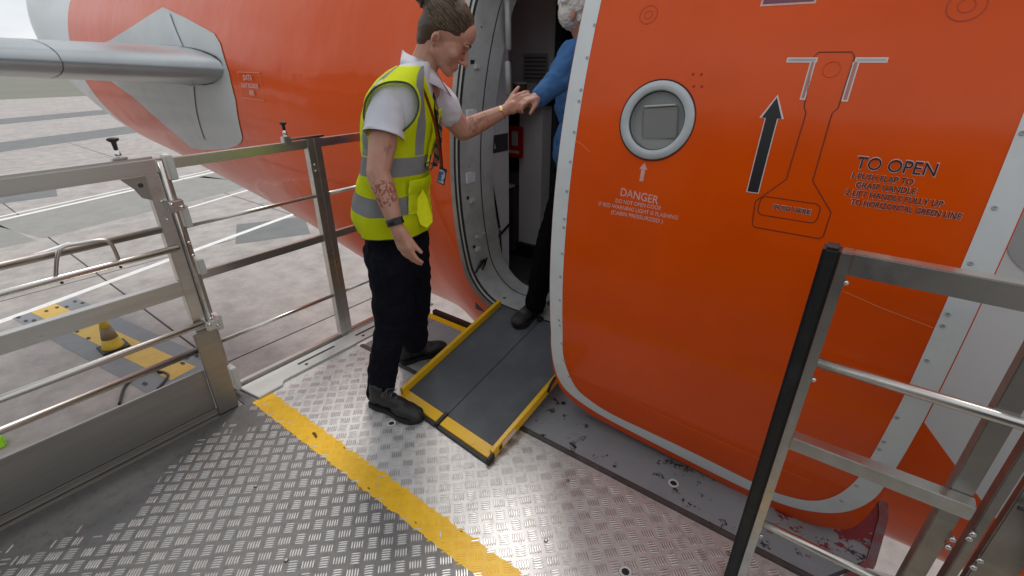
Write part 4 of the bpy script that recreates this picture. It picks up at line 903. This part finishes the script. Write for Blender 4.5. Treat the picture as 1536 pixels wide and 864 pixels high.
# far arm, reaching out
limb(bm, [(shF, .052), (sub(shF, elF, .5), .050), (elF, .043), (sub(elF, wrF, .25), .043), (sub(elF, wrF, .6), .036), (wrF, .026)])
hdF = (PXY(792, 145, 2.15)-wrF).normalized()
hand(bm, wrF+hdF*.01, hdF, CF(.15, .5, -.25), Z3, (.070, .078, .073, .058), (26, 30, 32, 34), (.8, .75, .05), .98)
organic('body', bm, M['skin'], crew, .0042, 3)
# eyelids, lashes, brows, lips
for sg in (-1, 1):
    bm = NB(); tube(bm, smoothpath([H3(.0835, -.012, .020*sg), H3(.0865, -.018, .030*sg), H3(.078, -.016, .044*sg)], 4), [.0016]*9, 6); obj('lashes', bm, M['dark'], crew)
    bm = NB(); tube(bm, smoothpath([H3(.0905, .014, .015*sg), H3(.0885, .019, .032*sg), H3(.074, .014, .048*sg)], 4), [.0022]*9, 6); obj('eyebrow', bm, M['hairm'], crew)
bm = NB(); ball(bm, H3(.0885, -.072, 0), (.0075, .017, .004), HR3, 2); ball(bm, H3(.087, -.081, 0), (.0075, .015, .0045), HR3, 2); obj('lips', bm, mat('lip_pink', (.42, .13, .11), .45), crew)
for sg in (-1, 1):
    bm = NB(); ball(bm, H3(-.0215, -.035, .0765*sg), (.0075, .0022, .0145), HR3, 2); ball(bm, H3(-.016, -.040, .0768*sg), (.004, .002, .006), HR3, 2); obj('inner_ear', bm, mat('inner_ear', (.30, .10, .075), .6), crew)
# hair: a shell swept back to a bun, with strands
bm = NB(); ball(bm, H3(-.022, .040, 0), (.092, .0765, .083), HR3); ball(bm, H3(-.050, -.010, 0), (.056, .068, .066), HR3); ball(bm, H3(-.052, -.055, 0), (.036, .048, .040), HR3); ball(bm, H3(-.004, .030, 0), (.070, .0745, .052), HR3)
BN = H3(-.132, .044, 0)
cone2(bm, H3(-.075, .05, 0), .045, BN, .026)
organic('hair', bm, M['hairm'], crew, .005, 3, [(.012, .004)])
bm = NB(); ball(bm, BN+hu*.005-hf*.012, (.034, .036, .030), HR3); ball(bm, BN+hu*.022-hf*.03, (.018, .020, .018), HR3)
organic('hair_bun', bm, M['hairm'], crew, .004, 2, [(.010, .008)])
bm = NB(); tube(bm, [BN+hf*.012+(hu*math.cos(t*.5236)+hs_*math.sin(t*.5236))*.027 for t in range(12)], .006, 8, closed=True); obj('hair_tie', bm, mat('hair_tie_black', (.02, .01, .015), .6), crew)
hr = random.Random(8); vsx = NB(); vsl = NB()
for k in range(1500):
    a = hr.uniform(-1, 1)*R(118); side_ = math.sin(a); st0 = hr.uniform(.0, 1.)
    # root on the hairline ring, end at the bun
    p0 = Vector((.074*math.cos(a)-.012, .079*side_, .052-.060*(1-math.cos(a))*.75+hr.uniform(-.006, .004)))
    pts = []
    endp = Vector((-.110, .018*side_, .052+.01*math.cos(a)))
    for q in range(9):
        t = q/8; p = p0.lerp(endp, t); c_ = Vector((-.022, 0, .040)); dvec = p-c_
        e = math.sqrt((dvec.x/.0945)**2+(dvec.y/.079)**2+(dvec.z/.0855)**2); sc_ = 1/max(e, .2)
        kk = 1-max(0, (t-.72)/.28)*.8
        p = c_+dvec*(1+(sc_-1)*kk)*(1+hr.uniform(-.004, .008)); pts.append(H3(p.x, p.z, p.y))
    tube(vsx if k % 4 else vsl, pts, .0005, 3, False)
sh_ = obj('hair_strands', vsx, M['hairm'], crew); sh_['kind'] = 'stuff'
sh_ = obj('light_strands', vsl, mat('blonde_streaks', (.36, .265, .17), .45), crew); sh_['kind'] = 'stuff'

# trousers
M['navy'] = mat('dark_navy_cloth', (.0065, .007, .012), .85, noise=(40, (.010, .011, .017), .4, .7), bump=(180, .2, .001), spec=.08)
hipC = PXY(598, 368, 1.93); aN = PXY(571, 586, 1.785); aF = PXY(622, 512, 2.10)
hN = hipC+s3*.085-Z3*.04-f3*.01; hF_ = hipC-s3*.09-Z3*.04+f3*.015
kN = sub(hN, aN, .5)+f3*.020; kF = sub(hF_, aF, .5)+f3*.025
bm = NB(); ball(bm, hipC+Z3*.03, (.135, .165, .13), Matrix((f3, s3, Z3)).transposed()); ball(bm, hipC-Z3*.03-f3*.02, (.13, .155, .12), Matrix((f3, s3, Z3)).transposed())
for h_, k_, a_ in ((hN, kN, aN), (hF_, kF, aF)):
    limb(bm, [(h_-f3*.005, .102), (sub(h_, k_, .5), .090), (k_, .073), (sub(k_, a_, .5)-f3*.008, .070), (sub(k_, a_, .85), .066), (a_+Z3*.0, .066)])
organic('trousers', bm, M['navy'], crew, .0075, 3, [(.07, .022), (.025, .006)])
# shoes
M['shoe'] = mat('black_leather', (.014, .0135, .014), .55, noise=(30, (.028, .026, .027), .4, .7), bump=(90, .15, .001)); M['sole'] = mat('black_sole', (.010, .010, .010), .7)
def shoe(par, heel, toe, z, ml=None, ms=None, lace=True, up_=None, nm='shoe'):
    heel, toe = Vector(heel), Vector(toe); d = (toe-heel); L0 = d.length; d.normalize(); u = up_ or Z3; s = d.cross(u).normalized(); u = s.cross(d)
    P = lambda a, b, h: heel+d*(a*L0)+s*b+u*h
    bm = NB(); rt = Matrix((d, s, u)).transposed()
    ball(bm, P(.13, 0, .045), (.040, .036, .036), rt); ball(bm, P(.30, 0, .055), (.075, .036, .042), rt); ball(bm, P(.72, .003, .038), (.080, .046, .032), rt); ball(bm, P(.88, .002, .032), (.045, .043, .028), rt)
    cone2(bm, P(.15, 0, .05), .037, P(.17, 0, .10), .040); cone2(bm, P(.30, 0, .06), .034, P(.62, 0, .05), .036)
    o = organic(nm, bm, ml or M['shoe'], par, .005, 3)
    bm = NB(); O = [(-.01, .0), (.02, .030), (.18, .037), (.42, .033), (.68, .046), (.88, .044), (1.0, .020), (1.03, 0), (1.0, -.024), (.88, -.045), (.68, -.045), (.42, -.034), (.18, -.037), (.02, -.028)]
    O = smoothpath([(a, b, 0) for a, b in O], 3, True)
    a_ = [bm.verts.new(P(x, y*1.06, 0)) for x, y, _ in O]; b_ = [bm.verts.new(P(x, y*1.06, .020+.006*(x > .8))) for x, y, _ in O]; n = len(O)
    bm.faces.new(a_); bm.faces.new(b_[::-1])
    for i in range(n): bm.faces.new((a_[i], b_[i], b_[(i+1) % n], a_[(i+1) % n]))
    bmesh.ops.recalc_face_normals(bm, faces=bm.faces); obj('sole', bm, ms or M['sole'], o)
    if lace:
        bm = NB()
        for k in range(4):
            t = .36+.085*k; hz = .112-.0135*k
            tube(bm, smoothpath([P(t, -.022, hz-.012), P(t+.02, 0, hz+.002), P(t+.05, .022, hz-.014)], 4), .0022, 6); tube(bm, smoothpath([P(t, .022, hz-.012), P(t+.02, 0, hz+.003), P(t+.05, -.022, hz-.014)], 4), .0022, 6)
        tube(bm, smoothpath([P(.38, 0, .102), P(.36, .03, .105), P(.40, .035, .09), P(.42, 0, .10), P(.44, -.03, .092), P(.38, -.03, .10), P(.39, 0, .102)], 4), .002, 6)
        obj('laces', bm, mat('grey_laces', (.07, .07, .075), .7), o)
    return o
zN = .002
shoe(crew, CF(-.655, 1.775, zN), CF(-.405, 1.648, zN), 0)
shoe(crew, CF(-.590, 2.095, zN), CF(-.375, 2.225, zN), 0)

# torso garments as cross-section lofts
secs = [  # picture x, y of the section centre, half depth, half width, tilt
 (594, 338, .146, .190), (590, 318, .154, .190), (589, 292, .146, .180), (592, 262, .138, .172), (597, 226, .134, .170), (599, 190, .142, .172), (602, 160, .138, .176), (606, 134, .122, .176), (615, 112, .096, .146), (629, 92, .056, .070)]
def loft_pt(t, th, grow=0.):
    """t 0..1 from hem to neck, th from the front round the camera side"""
    n = len(secs)-1; i = min(int(t*n), n-1); k = t*n-i
    def cat(j):
        g = lambda q: secs[max(0, min(n, q))][j]
        p0, p1, p2, p3 = g(i-1), g(i), g(i+1), g(i+2)
        return .5*((2*p1)+(-p0+p2)*k+(2*p0-5*p1+4*p2-p3)*k*k+(-p0+3*p1-3*p2+p3)*k**3)
    c0 = PXY(cat(0), cat(1), 1.925); a, b = cat(2)+grow, cat(3)+grow
    # open, slightly squared cross-section
    cx, cy = math.cos(th), math.sin(th); e = .82
    x = math.copysign(abs(cx)**e, cx)*a; y = math.copysign(abs(cy)**e, cy)*b
    lean = -.0*x
    return c0 + f3*x + s3*y + Z3*lean
from mathutils import noise as mn
def crumple(p, amp): return mn.noise(p*9)*amp+mn.noise(p*23)*amp*.45
def vest_p(t, th, grow=.0, amp=.010):
    hd_ = math.hypot((abs(th)-1.66)/.60, (t-.70)/.15); grow += .016*max(0, 1-abs(hd_-1)/.5)
    p = loft_pt(t, th, grow); d = (f3*math.cos(th)+s3*math.sin(th)).normalized(); fold = math.sin(th*7+t*9)*.004*(1-t)
    return p+d*(crumple(p, amp)+fold)
m = mat('vest_cloth', (.82, .98, .002), .75, bump=(90, .15, .001)); M['vest'] = m
M['hiviz'] = mat('fluorescent_yellow_cloth', (.90, .98, .002), .75, noise=(18, (.80, .90, .002), .4, .7), bump=(90, .15, .001))
M['trim'] = mat('dark_vest_trim', (.05, .07, .045), .8); M['shirt'] = mat('white_shirt_cloth', (.66, .66, .72), .8, noise=(9, (.58, .58, .64), .4, .75), bump=(60, .15, .002))
uvn = m.node_tree.nodes.new('ShaderNodeUVMap'); sp = nd(m, 'ShaderNodeSeparateXYZ'); lk(m, uvn.outputs[0], sp.inputs[0]); A_, T_ = sp.outputs[0], sp.outputs[1]      # angle from the front, height
def inr(x, lo, hi): return mth(m, 'MULTIPLY', mth(m, 'GREATER_THAN', x, lo), mth(m, 'LESS_THAN', x, hi))
cosA = mth(m, 'COSINE', A_)
belt1 = inr(T_, .365, .445); belt2 = inr(mth(m, 'SUBTRACT', T_, mth(m, 'MULTIPLY', mth(m, 'SINE', A_), -.055)), .215, .315)
up_ = mth(m, 'GREATER_THAN', T_, .45)
fb = mth(m, 'MULTIPLY', up_, inr(mth(m, 'SUBTRACT', A_, mth(m, 'MULTIPLY', mth(m, 'SUBTRACT', T_, .45), .55)), .66, .95))
bb2 = mth(m, 'MULTIPLY', up_, inr(A_, 2.2, 2.5))
rf = mth(m, 'MAXIMUM', mth(m, 'MAXIMUM', belt1, belt2), mth(m, 'MAXIMUM', fb, bb2))
hu_ = mth(m, 'DIVIDE', mth(m, 'SUBTRACT', A_, 1.66), .60); hv_ = mth(m, 'DIVIDE', mth(m, 'SUBTRACT', T_, .70), .15)
hdist = mth(m, 'SQRT', mth(m, 'ADD', mth(m, 'MULTIPLY', hu_, hu_), mth(m, 'MULTIPLY', hv_, hv_)))
rf = mth(m, 'MULTIPLY', rf, mth(m, 'GREATER_THAN', hdist, 1.15))
trim_ = mth(m, 'MAXIMUM', mth(m, 'LESS_THAN', hdist, 1.05), mth(m, 'LESS_THAN', T_, .012))
c1_ = nd(m, 'ShaderNodeMix'); c1_.data_type = 'RGBA'; c1_.inputs[6].default_value = (.90, .98, .002, 1); c1_.inputs[7].default_value = (.42, .43, .44, 1); lk(m, rf, c1_.inputs[0])
c2_ = nd(m, 'ShaderNodeMix'); c2_.data_type = 'RGBA'; c2_.inputs[7].default_value = (.05, .07, .045, 1); lk(m, trim_, c2_.inputs[0]); lk(m, c1_.outputs[2], c2_.inputs[6]); lk(m, c2_.outputs[2], m.node_tree.nodes['Principled BSDF'].inputs['Base Color'])
NT, NTH = 72, 112
def hole_dist(t, a): return math.hypot((a-1.66)/.60, (t-.70)/.15)
def vopen(t): return .05+max(0, t-.45)*.12+max(0, t-.60)*2.7
bm = NB(); uvl = bm.loops.layers.uv.new('UVMap'); TMAX = .955; vmap = {}; keep = {}
for i in range(NT):
    for j in range(NTH):
        t = (i+.5)/NT*TMAX; th = abs(-math.pi+2*math.pi*(j+.5)/NTH)
        keep[i, j] = not (hole_dist(t, th) < 1 or th < vopen(t))
def par_(i, j):
    """grid point, pulled onto the armhole or front edge where it borders one"""
    j %= NTH; t = i/NT*TMAX; th = -math.pi+2*math.pi*j/NTH; a = abs(th); sg = 1 if th >= 0 else -1
    nb = [(q, w % NTH) for q in (i-1, i) for w in (j-1, j) if 0 <= q < NT]
    if any(not keep[n_] for n_ in nb):
        h = hole_dist(t, a)
        if h < 1.5: a = 1.66+(a-1.66)/h; t = .70+(t-.70)/h
        else: a = vopen(t)
    return t, a, sg
for (i, j), k_ in keep.items():
    if not k_: continue
    ks = [(i, j), (i, j+1), (i+1, j+1), (i+1, j)]; vs_ = []
    for (p, q) in ks:
        key = (p, q % NTH)
        if key not in vmap: t, a, sg = par_(p, q); vmap[key] = (bm.verts.new(vest_p(t, a*sg)), a, t)
        vs_.append(vmap[key])
    f = bm.faces.new([v_[0] for v_ in vs_]); f.smooth = True
    for lp, v_ in zip(f.loops, vs_): lp[uvl].uv = (v_[1], v_[2])
bmesh.ops.solidify(bm, geom=bm.faces[:], thickness=.0035)
for f in bm.faces: f.smooth = True
vest = obj('safety_vest', bm, M['vest'], crew)
rimv = NB()
tube(rimv, [vest_p(.70+.15*math.sin(q*math.pi/24), 1.66+.60*math.cos(q*math.pi/24), .002) for q in range(48)], .0035, 6, closed=True); obj('armhole_binding', rimv, M['trim'], vest)
# pocket flaps, tabs and ring on the camera side
def patch(name, t0, t1, a0, a1, grow, m, n=8, par=None):
    bm = NB(); g = [[bm.verts.new(vest_p(t0+(t1-t0)*i/n, a0+(a1-a0)*j/n, grow+.004*math.sin(math.pi*i/n))) for j in range(n+1)] for i in range(n+1)]
    for i in range(n):
        for j in range(n): bm.faces.new((g[i][j], g[i][j+1], g[i+1][j+1], g[i+1][j])).smooth = True
    bmesh.ops.solidify(bm, geom=bm.faces[:], thickness=.004); return obj(name, bm, m, par or vest)
patch('pocket', .17, .345, .20, 1.05, .008, M['hiviz']); patch('pocket_flap', .285, .35, .18, 1.08, .014, M['hiviz'])
patch('chest_pocket', .44, .62, .16, .50, .008, M['hiviz']); patch('pocket_flap', .57, .66, .12, .36, .016, M['hiviz']); patch('strap_tab', .40, .60, .52, .62, .014, M['hiviz'])
bm = NB(); c_ = vest_p(.40, .57, .022); tube(bm, [c_+(f3*math.cos(t*.5236)*.014+Z3*math.sin(t*.5236)*.014) for t in range(12)], .0022, 6, closed=True); obj('ring', bm, M['dark'], vest)
# loose front corner of the vest
bm = NB(); P = [PXY(634, 284, 1.80), PXY(641, 298, 1.82), PXY(648, 322, 1.83), PXY(648, 333, 1.82), PXY(640, 341, 1.80), PXY(630, 337, 1.79), PXY(624, 318, 1.78), PXY(626, 298, 1.79)]
a = [bm.verts.new(p) for p in P]; bm.faces.new(a); bmesh.ops.subdivide_edges(bm, edges=bm.edges[:], cuts=2, use_grid_fill=True); bmesh.ops.solidify(bm, geom=bm.faces[:], thickness=.003); obj('front_corner', bm, M['hiviz'], vest)

# shirt: under-layer, sleeves and collar
bm = NB(); n = 40; rows = []
for i in range(n+1):
    t = .10+.90*i/n; rows.append([bm.verts.new(loft_pt(t, -math.pi+2*math.pi*j/60, -.010)) for j in range(60)])
for A, B in zip(rows[:-1], rows[1:]):
    for j in range(60): bm.faces.new((A[j], A[(j+1) % 60], B[(j+1) % 60], B[j])).smooth = True
shirt = obj('shirt', bm, M['shirt'], crew)
slN = sub(shN, elN, .50); slF = sub(shF, elF, .50)
bm = NB(); ctr = [sub(shN, neckB-Z3*.05, .30)-Z3*.03, shN-Z3*.004, sub(shN, elN, .16)+s3*.004, sub(shN, elN, .32)+s3*.006, sub(shN, elN, .47)+s3*.007, sub(shN, elN, .54)+s3*.008]
cp = [Vector(p) for p in smoothpath(ctr, 7)]; cw = np.interp(np.linspace(0, 1, len(cp)), [0, .2, .4, .7, .95, 1], [.045, .057, .060, .064, .069, .069]); rings = []; uu = None
for i, p in enumerate(cp):
    d_ = (cp[min(i+1, len(cp)-1)]-cp[max(i-1, 0)]).normalized(); u_ = (f3-d_*f3.dot(d_)).normalized(); v_ = d_.cross(u_); row = []
    for q in range(48):
        a = 2*math.pi*q/48; dr_ = u_*math.cos(a)*1.04+v_*math.sin(a)*.96; pp = p+dr_*cw[i]
        fold = mn.noise(Vector((pp.x*26, pp.y*26, pp.z*9)))*.006+abs(mn.noise(pp*14+Vector((3, 1, 7))))*.006
        row.append(bm.verts.new(pp+dr_*(fold*(.3+.7*min(1, i/8)) if i < len(cp)-3 else .001)))
    rings.append(row)
for A, B in zip(rings[:-1], rings[1:]):
    for q in range(48): bm.faces.new((A[q], A[(q+1) % 48], B[(q+1) % 48], B[q])).smooth = True
bmesh.ops.recalc_face_normals(bm, faces=bm.faces); bmesh.ops.solidify(bm, geom=bm.faces[:], thickness=.0025)
slv = obj('sleeve', bm, M['shirt'], crew)
bm = NB(); limb(bm, [(shF, .066), (sub(shF, elF, .3), .068), (slF, .064)]); organic('sleeve', bm, M['shirt'], crew, .006, 2, [(.05, .014)])
bm = NB()
for sgn in (1, -1):
    N0 = neckB+Z3*.042+f3*.006
    pts = []
    for k in range(13):
        th = math.pi-k/12*(math.pi-.22); r1_, r2_ = .058, .062
        base = N0-f3*.012+f3*math.cos(th)*r1_+s3*math.sin(th)*sgn*r2_-Z3*(.035+.045*k/12)
        top = base+Z3*(.052-.012*k/12)-f3*.006+(f3*math.cos(th)+s3*math.sin(th)*sgn)*-.002
        fold = base+(f3*math.cos(th)*.020+s3*math.sin(th)*sgn*.024)-Z3*(.006+.050*(k/12)**3)+f3*.030*(k/12)**3
        pts.append((base, top, fold))
    for (b0, t0, f0_), (b1, t1, f1_) in zip(pts[:-1], pts[1:]):
        for q in ((b0, b1, t1, t0), (t0, t1, f1_, f0_)): bm.faces.new([bm.verts.new(p) for p in q]).smooth = True
bmesh.ops.remove_doubles(bm, verts=bm.verts, dist=.0005); bmesh.ops.solidify(bm, geom=bm.faces[:], thickness=.002)
obj('collar', bm, M['shirt'], crew)
# tie, lanyard, badge, watch, bracelet
m = mat('striped_tie', (.11, .10, .10), .6); wv = m.node_tree.nodes.new('ShaderNodeTexWave'); wv.inputs['Scale'].default_value = 14; wv.bands_direction = 'DIAGONAL'; rmp = nd(m, 'ShaderNodeValToRGB'); rmp.color_ramp.interpolation = 'CONSTANT'
rmp.color_ramp.elements[0].color = (.035, .035, .04, 1); rmp.color_ramp.elements[1].position = .45; rmp.color_ramp.elements[1].color = (.30, .29, .28, 1); e_ = rmp.color_ramp.elements.new(.8); e_.color = (.45, .13, .04, 1)
gg = nd(m, 'ShaderNodeNewGeometry'); lk(m, gg.outputs['Position'], wv.inputs['Vector']); lk(m, wv.outputs['Color'], rmp.inputs[0]); lk(m, rmp.outputs[0], m.node_tree.nodes['Principled BSDF'].inputs['Base Color'])
def ribbon(name, pts, wd, side_, m, th_=.002, par=None):
    bm = NB(); P = [Vector(p) for p in smoothpath(pts, 6)]; ws = wd if isinstance(wd, (list, tuple)) else [wd]*len(P)
    if isinstance(wd, (list, tuple)): ws = list(np.interp(np.linspace(0, 1, len(P)), np.linspace(0, 1, len(wd)), wd))
    A = [bm.verts.new(p-side_*w_/2) for p, w_ in zip(P, ws)]; B = [bm.verts.new(p+side_*w_/2) for p, w_ in zip(P, ws)]
    for i in range(len(P)-1): bm.faces.new((A[i], A[i+1], B[i+1], B[i])).smooth = True
    bmesh.ops.solidify(bm, geom=bm.faces[:], thickness=th_); return obj(name, bm, m, par or crew)
tie0 = PXY(643, 125, 1.90); ribbon('tie', [tie0, PXY(651, 150, 1.88), PXY(658, 185, 1.87), PXY(657, 225, 1.87), PXY(652, 250, 1.88)], (.022, .026, .042, .046, .04), (s3*.8-f3*.5).normalized(), m, .006)
M['lany'] = mat('orange_lanyard', (.62, .14, .03), .6, noise=(120, (.25, .06, .03), .5, .7))
ribbon('lanyard', [PXY(624, 86, 1.885), PXY(625, 98, 1.86), PXY(630, 122, 1.80), PXY(641, 150, 1.79), PXY(652, 185, 1.79), PXY(659, 225, 1.80), PXY(662, 252, 1.80)], .013, (s3*.5+f3*.85).normalized(), M['lany'])
ribbon('lanyard', [PXY(650, 150, 1.86), PXY(656, 190, 1.82), PXY(661, 225, 1.80), PXY(663, 252, 1.80)], .011, (s3*.5+f3*.85).normalized(), mat('dark_lanyard', (.05, .03, .03), .6))
bd = PXY(663, 264, 1.80); bm = NB(); rtb = Matrix((f3*.75+s3*.66, s3*.75-f3*.66, Z3)).transposed(); rtb = Matrix.Rotation(R(-14), 3, s3) @ rtb
box(bm, bd, (.040, .004, .062), rtb, .0015); bdg = obj('badge_holder', bm, M['dark'], crew)
bm = NB(); box(bm, bd+(rtb @ Vector((0, .0028, -.002))), (.032, .0012, .048), rtb); obj('badge_card', bm, mat('badge_blue', (.06, .13, .32), .4, noise=(60, (.55, .58, .62), .48, .52)), bdg)
def band(name, c, ax, r, wdt, m, thick=.003, par=None, sq=1.):
    bm = NB(); u, v = frame_of(ax); ax = ax.normalized(); prof = [(r, -wdt/2), (r+thick, -wdt/2), (r+thick, wdt/2), (r, wdt/2)]
    rg = [[bm.verts.new(c+ax*h+(u*math.cos(2*math.pi*t/28)+v*math.sin(2*math.pi*t/28))*q) for t in range(28)] for q, h in prof]
    for A, B in zip(rg, rg[1:]+rg[:1]):
        for t in range(28): bm.faces.new((A[t], A[(t+1) % 28], B[(t+1) % 28], B[t])).smooth = True
    bmesh.ops.recalc_face_normals(bm, faces=bm.faces); return obj(name, bm, m, par or crew)
wc = sub(elN, wrN, .94); wt = band('watch', wc, wrN-elN, .0275, .024, M['black'], .004)
bm = NB(); dn = (s3*.85+f3*.5).normalized(); ax_ = (wrN-elN).normalized(); dn = (dn-ax_*dn.dot(ax_)).normalized(); box(bm, wc+dn*.031, (.026, .008, .030), Matrix((ax_, dn, ax_.cross(dn))).transposed(), .003); obj('watch_face', bm, M['decal_black'], wt)
bcN = sub(elF, wrF, .93); br = band('bracelet', bcN, wrF-elF, .0275, .004, mat('gold_metal', (.85, .62, .28), .25, 1.), .002)
bm = NB(); dn = CF(-.1, -.9, .5).normalized(); lathe(bm, [(.009, 0), (.009, .003), (.006, .004)], bcN+dn*.027, dn, 16); obj('bracelet_disc', bm, mat('gold_disc', (.85, .62, .28), .25, 1.), br)
# nails on the near hand are part of the skin mesh; a ring and earring are the only jewels
bm = NB(); ball(bm, H3(-.017, -.064, .0765), .0026, sub=2); obj('earring', bm, M['chrome'], crew)

# ---- the passenger in the doorway
pas = thing('person', tuple(CF(.32, 2.55, .11)), 'white-haired passenger in a blue jumper stepping out of the aircraft door', 'person')
M['skin2'] = skin_mat('aged_skin', (.50, .27, .20), (.42, .19, .14), [])
M['blue'] = mat('blue_knit', (.038, .135, .33), .85, noise=(30, (.030, .11, .28), .4, .7), bump=(200, .5, .002)); M['white_hair'] = mat('white_hair', (.80, .79, .74), .7, noise=(30, (.62, .60, .55), .4, .7), bump=(80, .6, .006))
pf = CF(-.75, -.66, 0).normalized(); psd = Vector((-pf.y, pf.x, 0))
PB = CF(.34, 2.50, .11)                                              # where the hips stand
def Q(f, s, z): return PB+pf*f+psd*s+Z3*(z-.0)
hd0 = PXY(878, 14, 2.52)
shA = PXY(862, 84, 2.36); elA = PXY(838, 120, 2.26); wrA = PXY(809, 146, 2.18)
bm = NB(); rtp = Matrix((pf, psd, Z3)).transposed(); hfw = CF(.75, -.6, -.3).normalized(); hsd = hfw.cross(Z3).normalized(); rth = Matrix((hfw, hsd, hsd.cross(hfw))).transposed()
hp = lambda f, s, u: hd0+rth @ Vector((f, s, u))
ball(bm, hp(-.01, 0, .02), (.088, .072, .082), rth); ball(bm, hp(.035, 0, -.045), (.05, .054, .07), rth); ball(bm, hp(.075, 0, -.10), (.016, .02, .014), rth)
limb(bm, [(hp(.08, 0, .0), .008), (hp(.108, 0, -.045), .011)]); ball(bm, hp(.08, 0, -.075), (.012, .02, .010), rth)
for sg in (-1, 1): ball(bm, hp(-.01, .072*sg, -.03), (.015, .008, .028), rth); ball(bm, hp(.05, .034*sg, -.045), (.025, .022, .022), rth)
nb2 = hd0-Z3*.17-pf*.05; limb(bm, [(hp(-.02, 0, -.05), .05), (nb2, .055)]); ball(bm, nb2-Z3*.18, (.10, .13, .18), rtp)
shB = nb2-Z3*.05+(nb2-Z3*.05-shA)*.9; elB = shB-Z3*.27-pf*.04; wrB = elB-Z3*.2+pf*.10
limb(bm, [(shA, .05), (elA, .042), (wrA, .026)]); limb(bm, [(shB, .05), (elB, .04), (wrB, .026)])
hdA = (PXY(778, 152, 2.12)-wrA).normalized()
hand(bm, wrA+hdA*.005, hdA, CF(.05, .2, -.9), CF(0, -1, 0), (.066, .072, .068, .055), (30, 34, 36, 36), (.8, .7, .4), .92)
hand(bm, wrB, Vector((0, 0, -1)), -psd, pf, (.07, .076, .072, .058), (14, 16, 18, 20), (.8, .5, .2), .95)
organic('body', bm, M['skin2'], pas, .0055, 2)
bm = NB(); ball(bm, hp(-.025, 0, .035), (.102, .092, .098), rth); ball(bm, hp(-.05, 0, -.03), (.075, .085, .075), rth)
hr2 = random.Random(5)
for k in range(70):
    a, b = hr2.uniform(0, 6.28), hr2.uniform(-.9, 1.5); v = Vector((-.025+.10*math.cos(a)*math.cos(b), .09*math.sin(a)*math.cos(b), .03+.095*math.sin(b)))
    if v.x > .045 and v.z < .07: continue
    ball(bm, hp(*v), hr2.uniform(.014, .024), sub=2)
organic('hair', bm, M['white_hair'], pas, .005, 1, [(.012, .010)])
ch = nb2-Z3*.22
bm = NB(); limb(bm, [(nb2-Z3*.07, .085), (ch, .14)]); ball(bm, ch, (.135, .18, .22), rtp); ball(bm, ch-Z3*.24, (.145, .175, .22), rtp); limb(bm, [(shA, .072), (nb2-Z3*.08, .08), (shB, .072)])
limb(bm, [(shA, .070), (sub(shA, elA, .5), .066), (elA, .058), (sub(elA, wrA, .6), .048), (sub(elA, wrA, .93), .041)]); limb(bm, [(shB, .070), (elB, .056), (sub(elB, wrB, .9), .042)])
organic('jumper', bm, M['blue'], pas, .007, 2, [(.06, .022), (.022, .006)])
hip2 = ch-Z3*.42; f1a = CF(.13, 2.36, .125); f1b = CF(.36, 2.56, .125)
bm = NB(); ball(bm, hip2, (.13, .165, .13), rtp)
for sg, ft in ((1, f1a), (-1, f1b)):
    h_ = hip2+(ft-hip2).normalized()*.02+psd*.07*(1 if (f1a-f1b).dot(psd)*sg > 0 else -1); an = ft+Z3*.10-pf*.0
    kn = sub(h_, an, .5)+pf*.05; limb(bm, [(h_, .092), (sub(h_, kn, .5), .080), (kn, .066), (sub(kn, an, .6), .060), (an, .060)])
organic('trousers', bm, mat('black_cloth', (.004, .004, .0045), .95, noise=(30, (.007, .007, .008), .4, .7), spec=.04), pas, .008, 2, [(.07, .018)])
fd = CF(-.45, -.35, -.06).normalized()
shoe(pas, CF(.165, 2.44, .137), CF(.02, 2.265, .118), .12, lace=False)
shoe(pas, CF(.40, 2.62, .112), CF(.22, 2.46, .112), .12, lace=False)
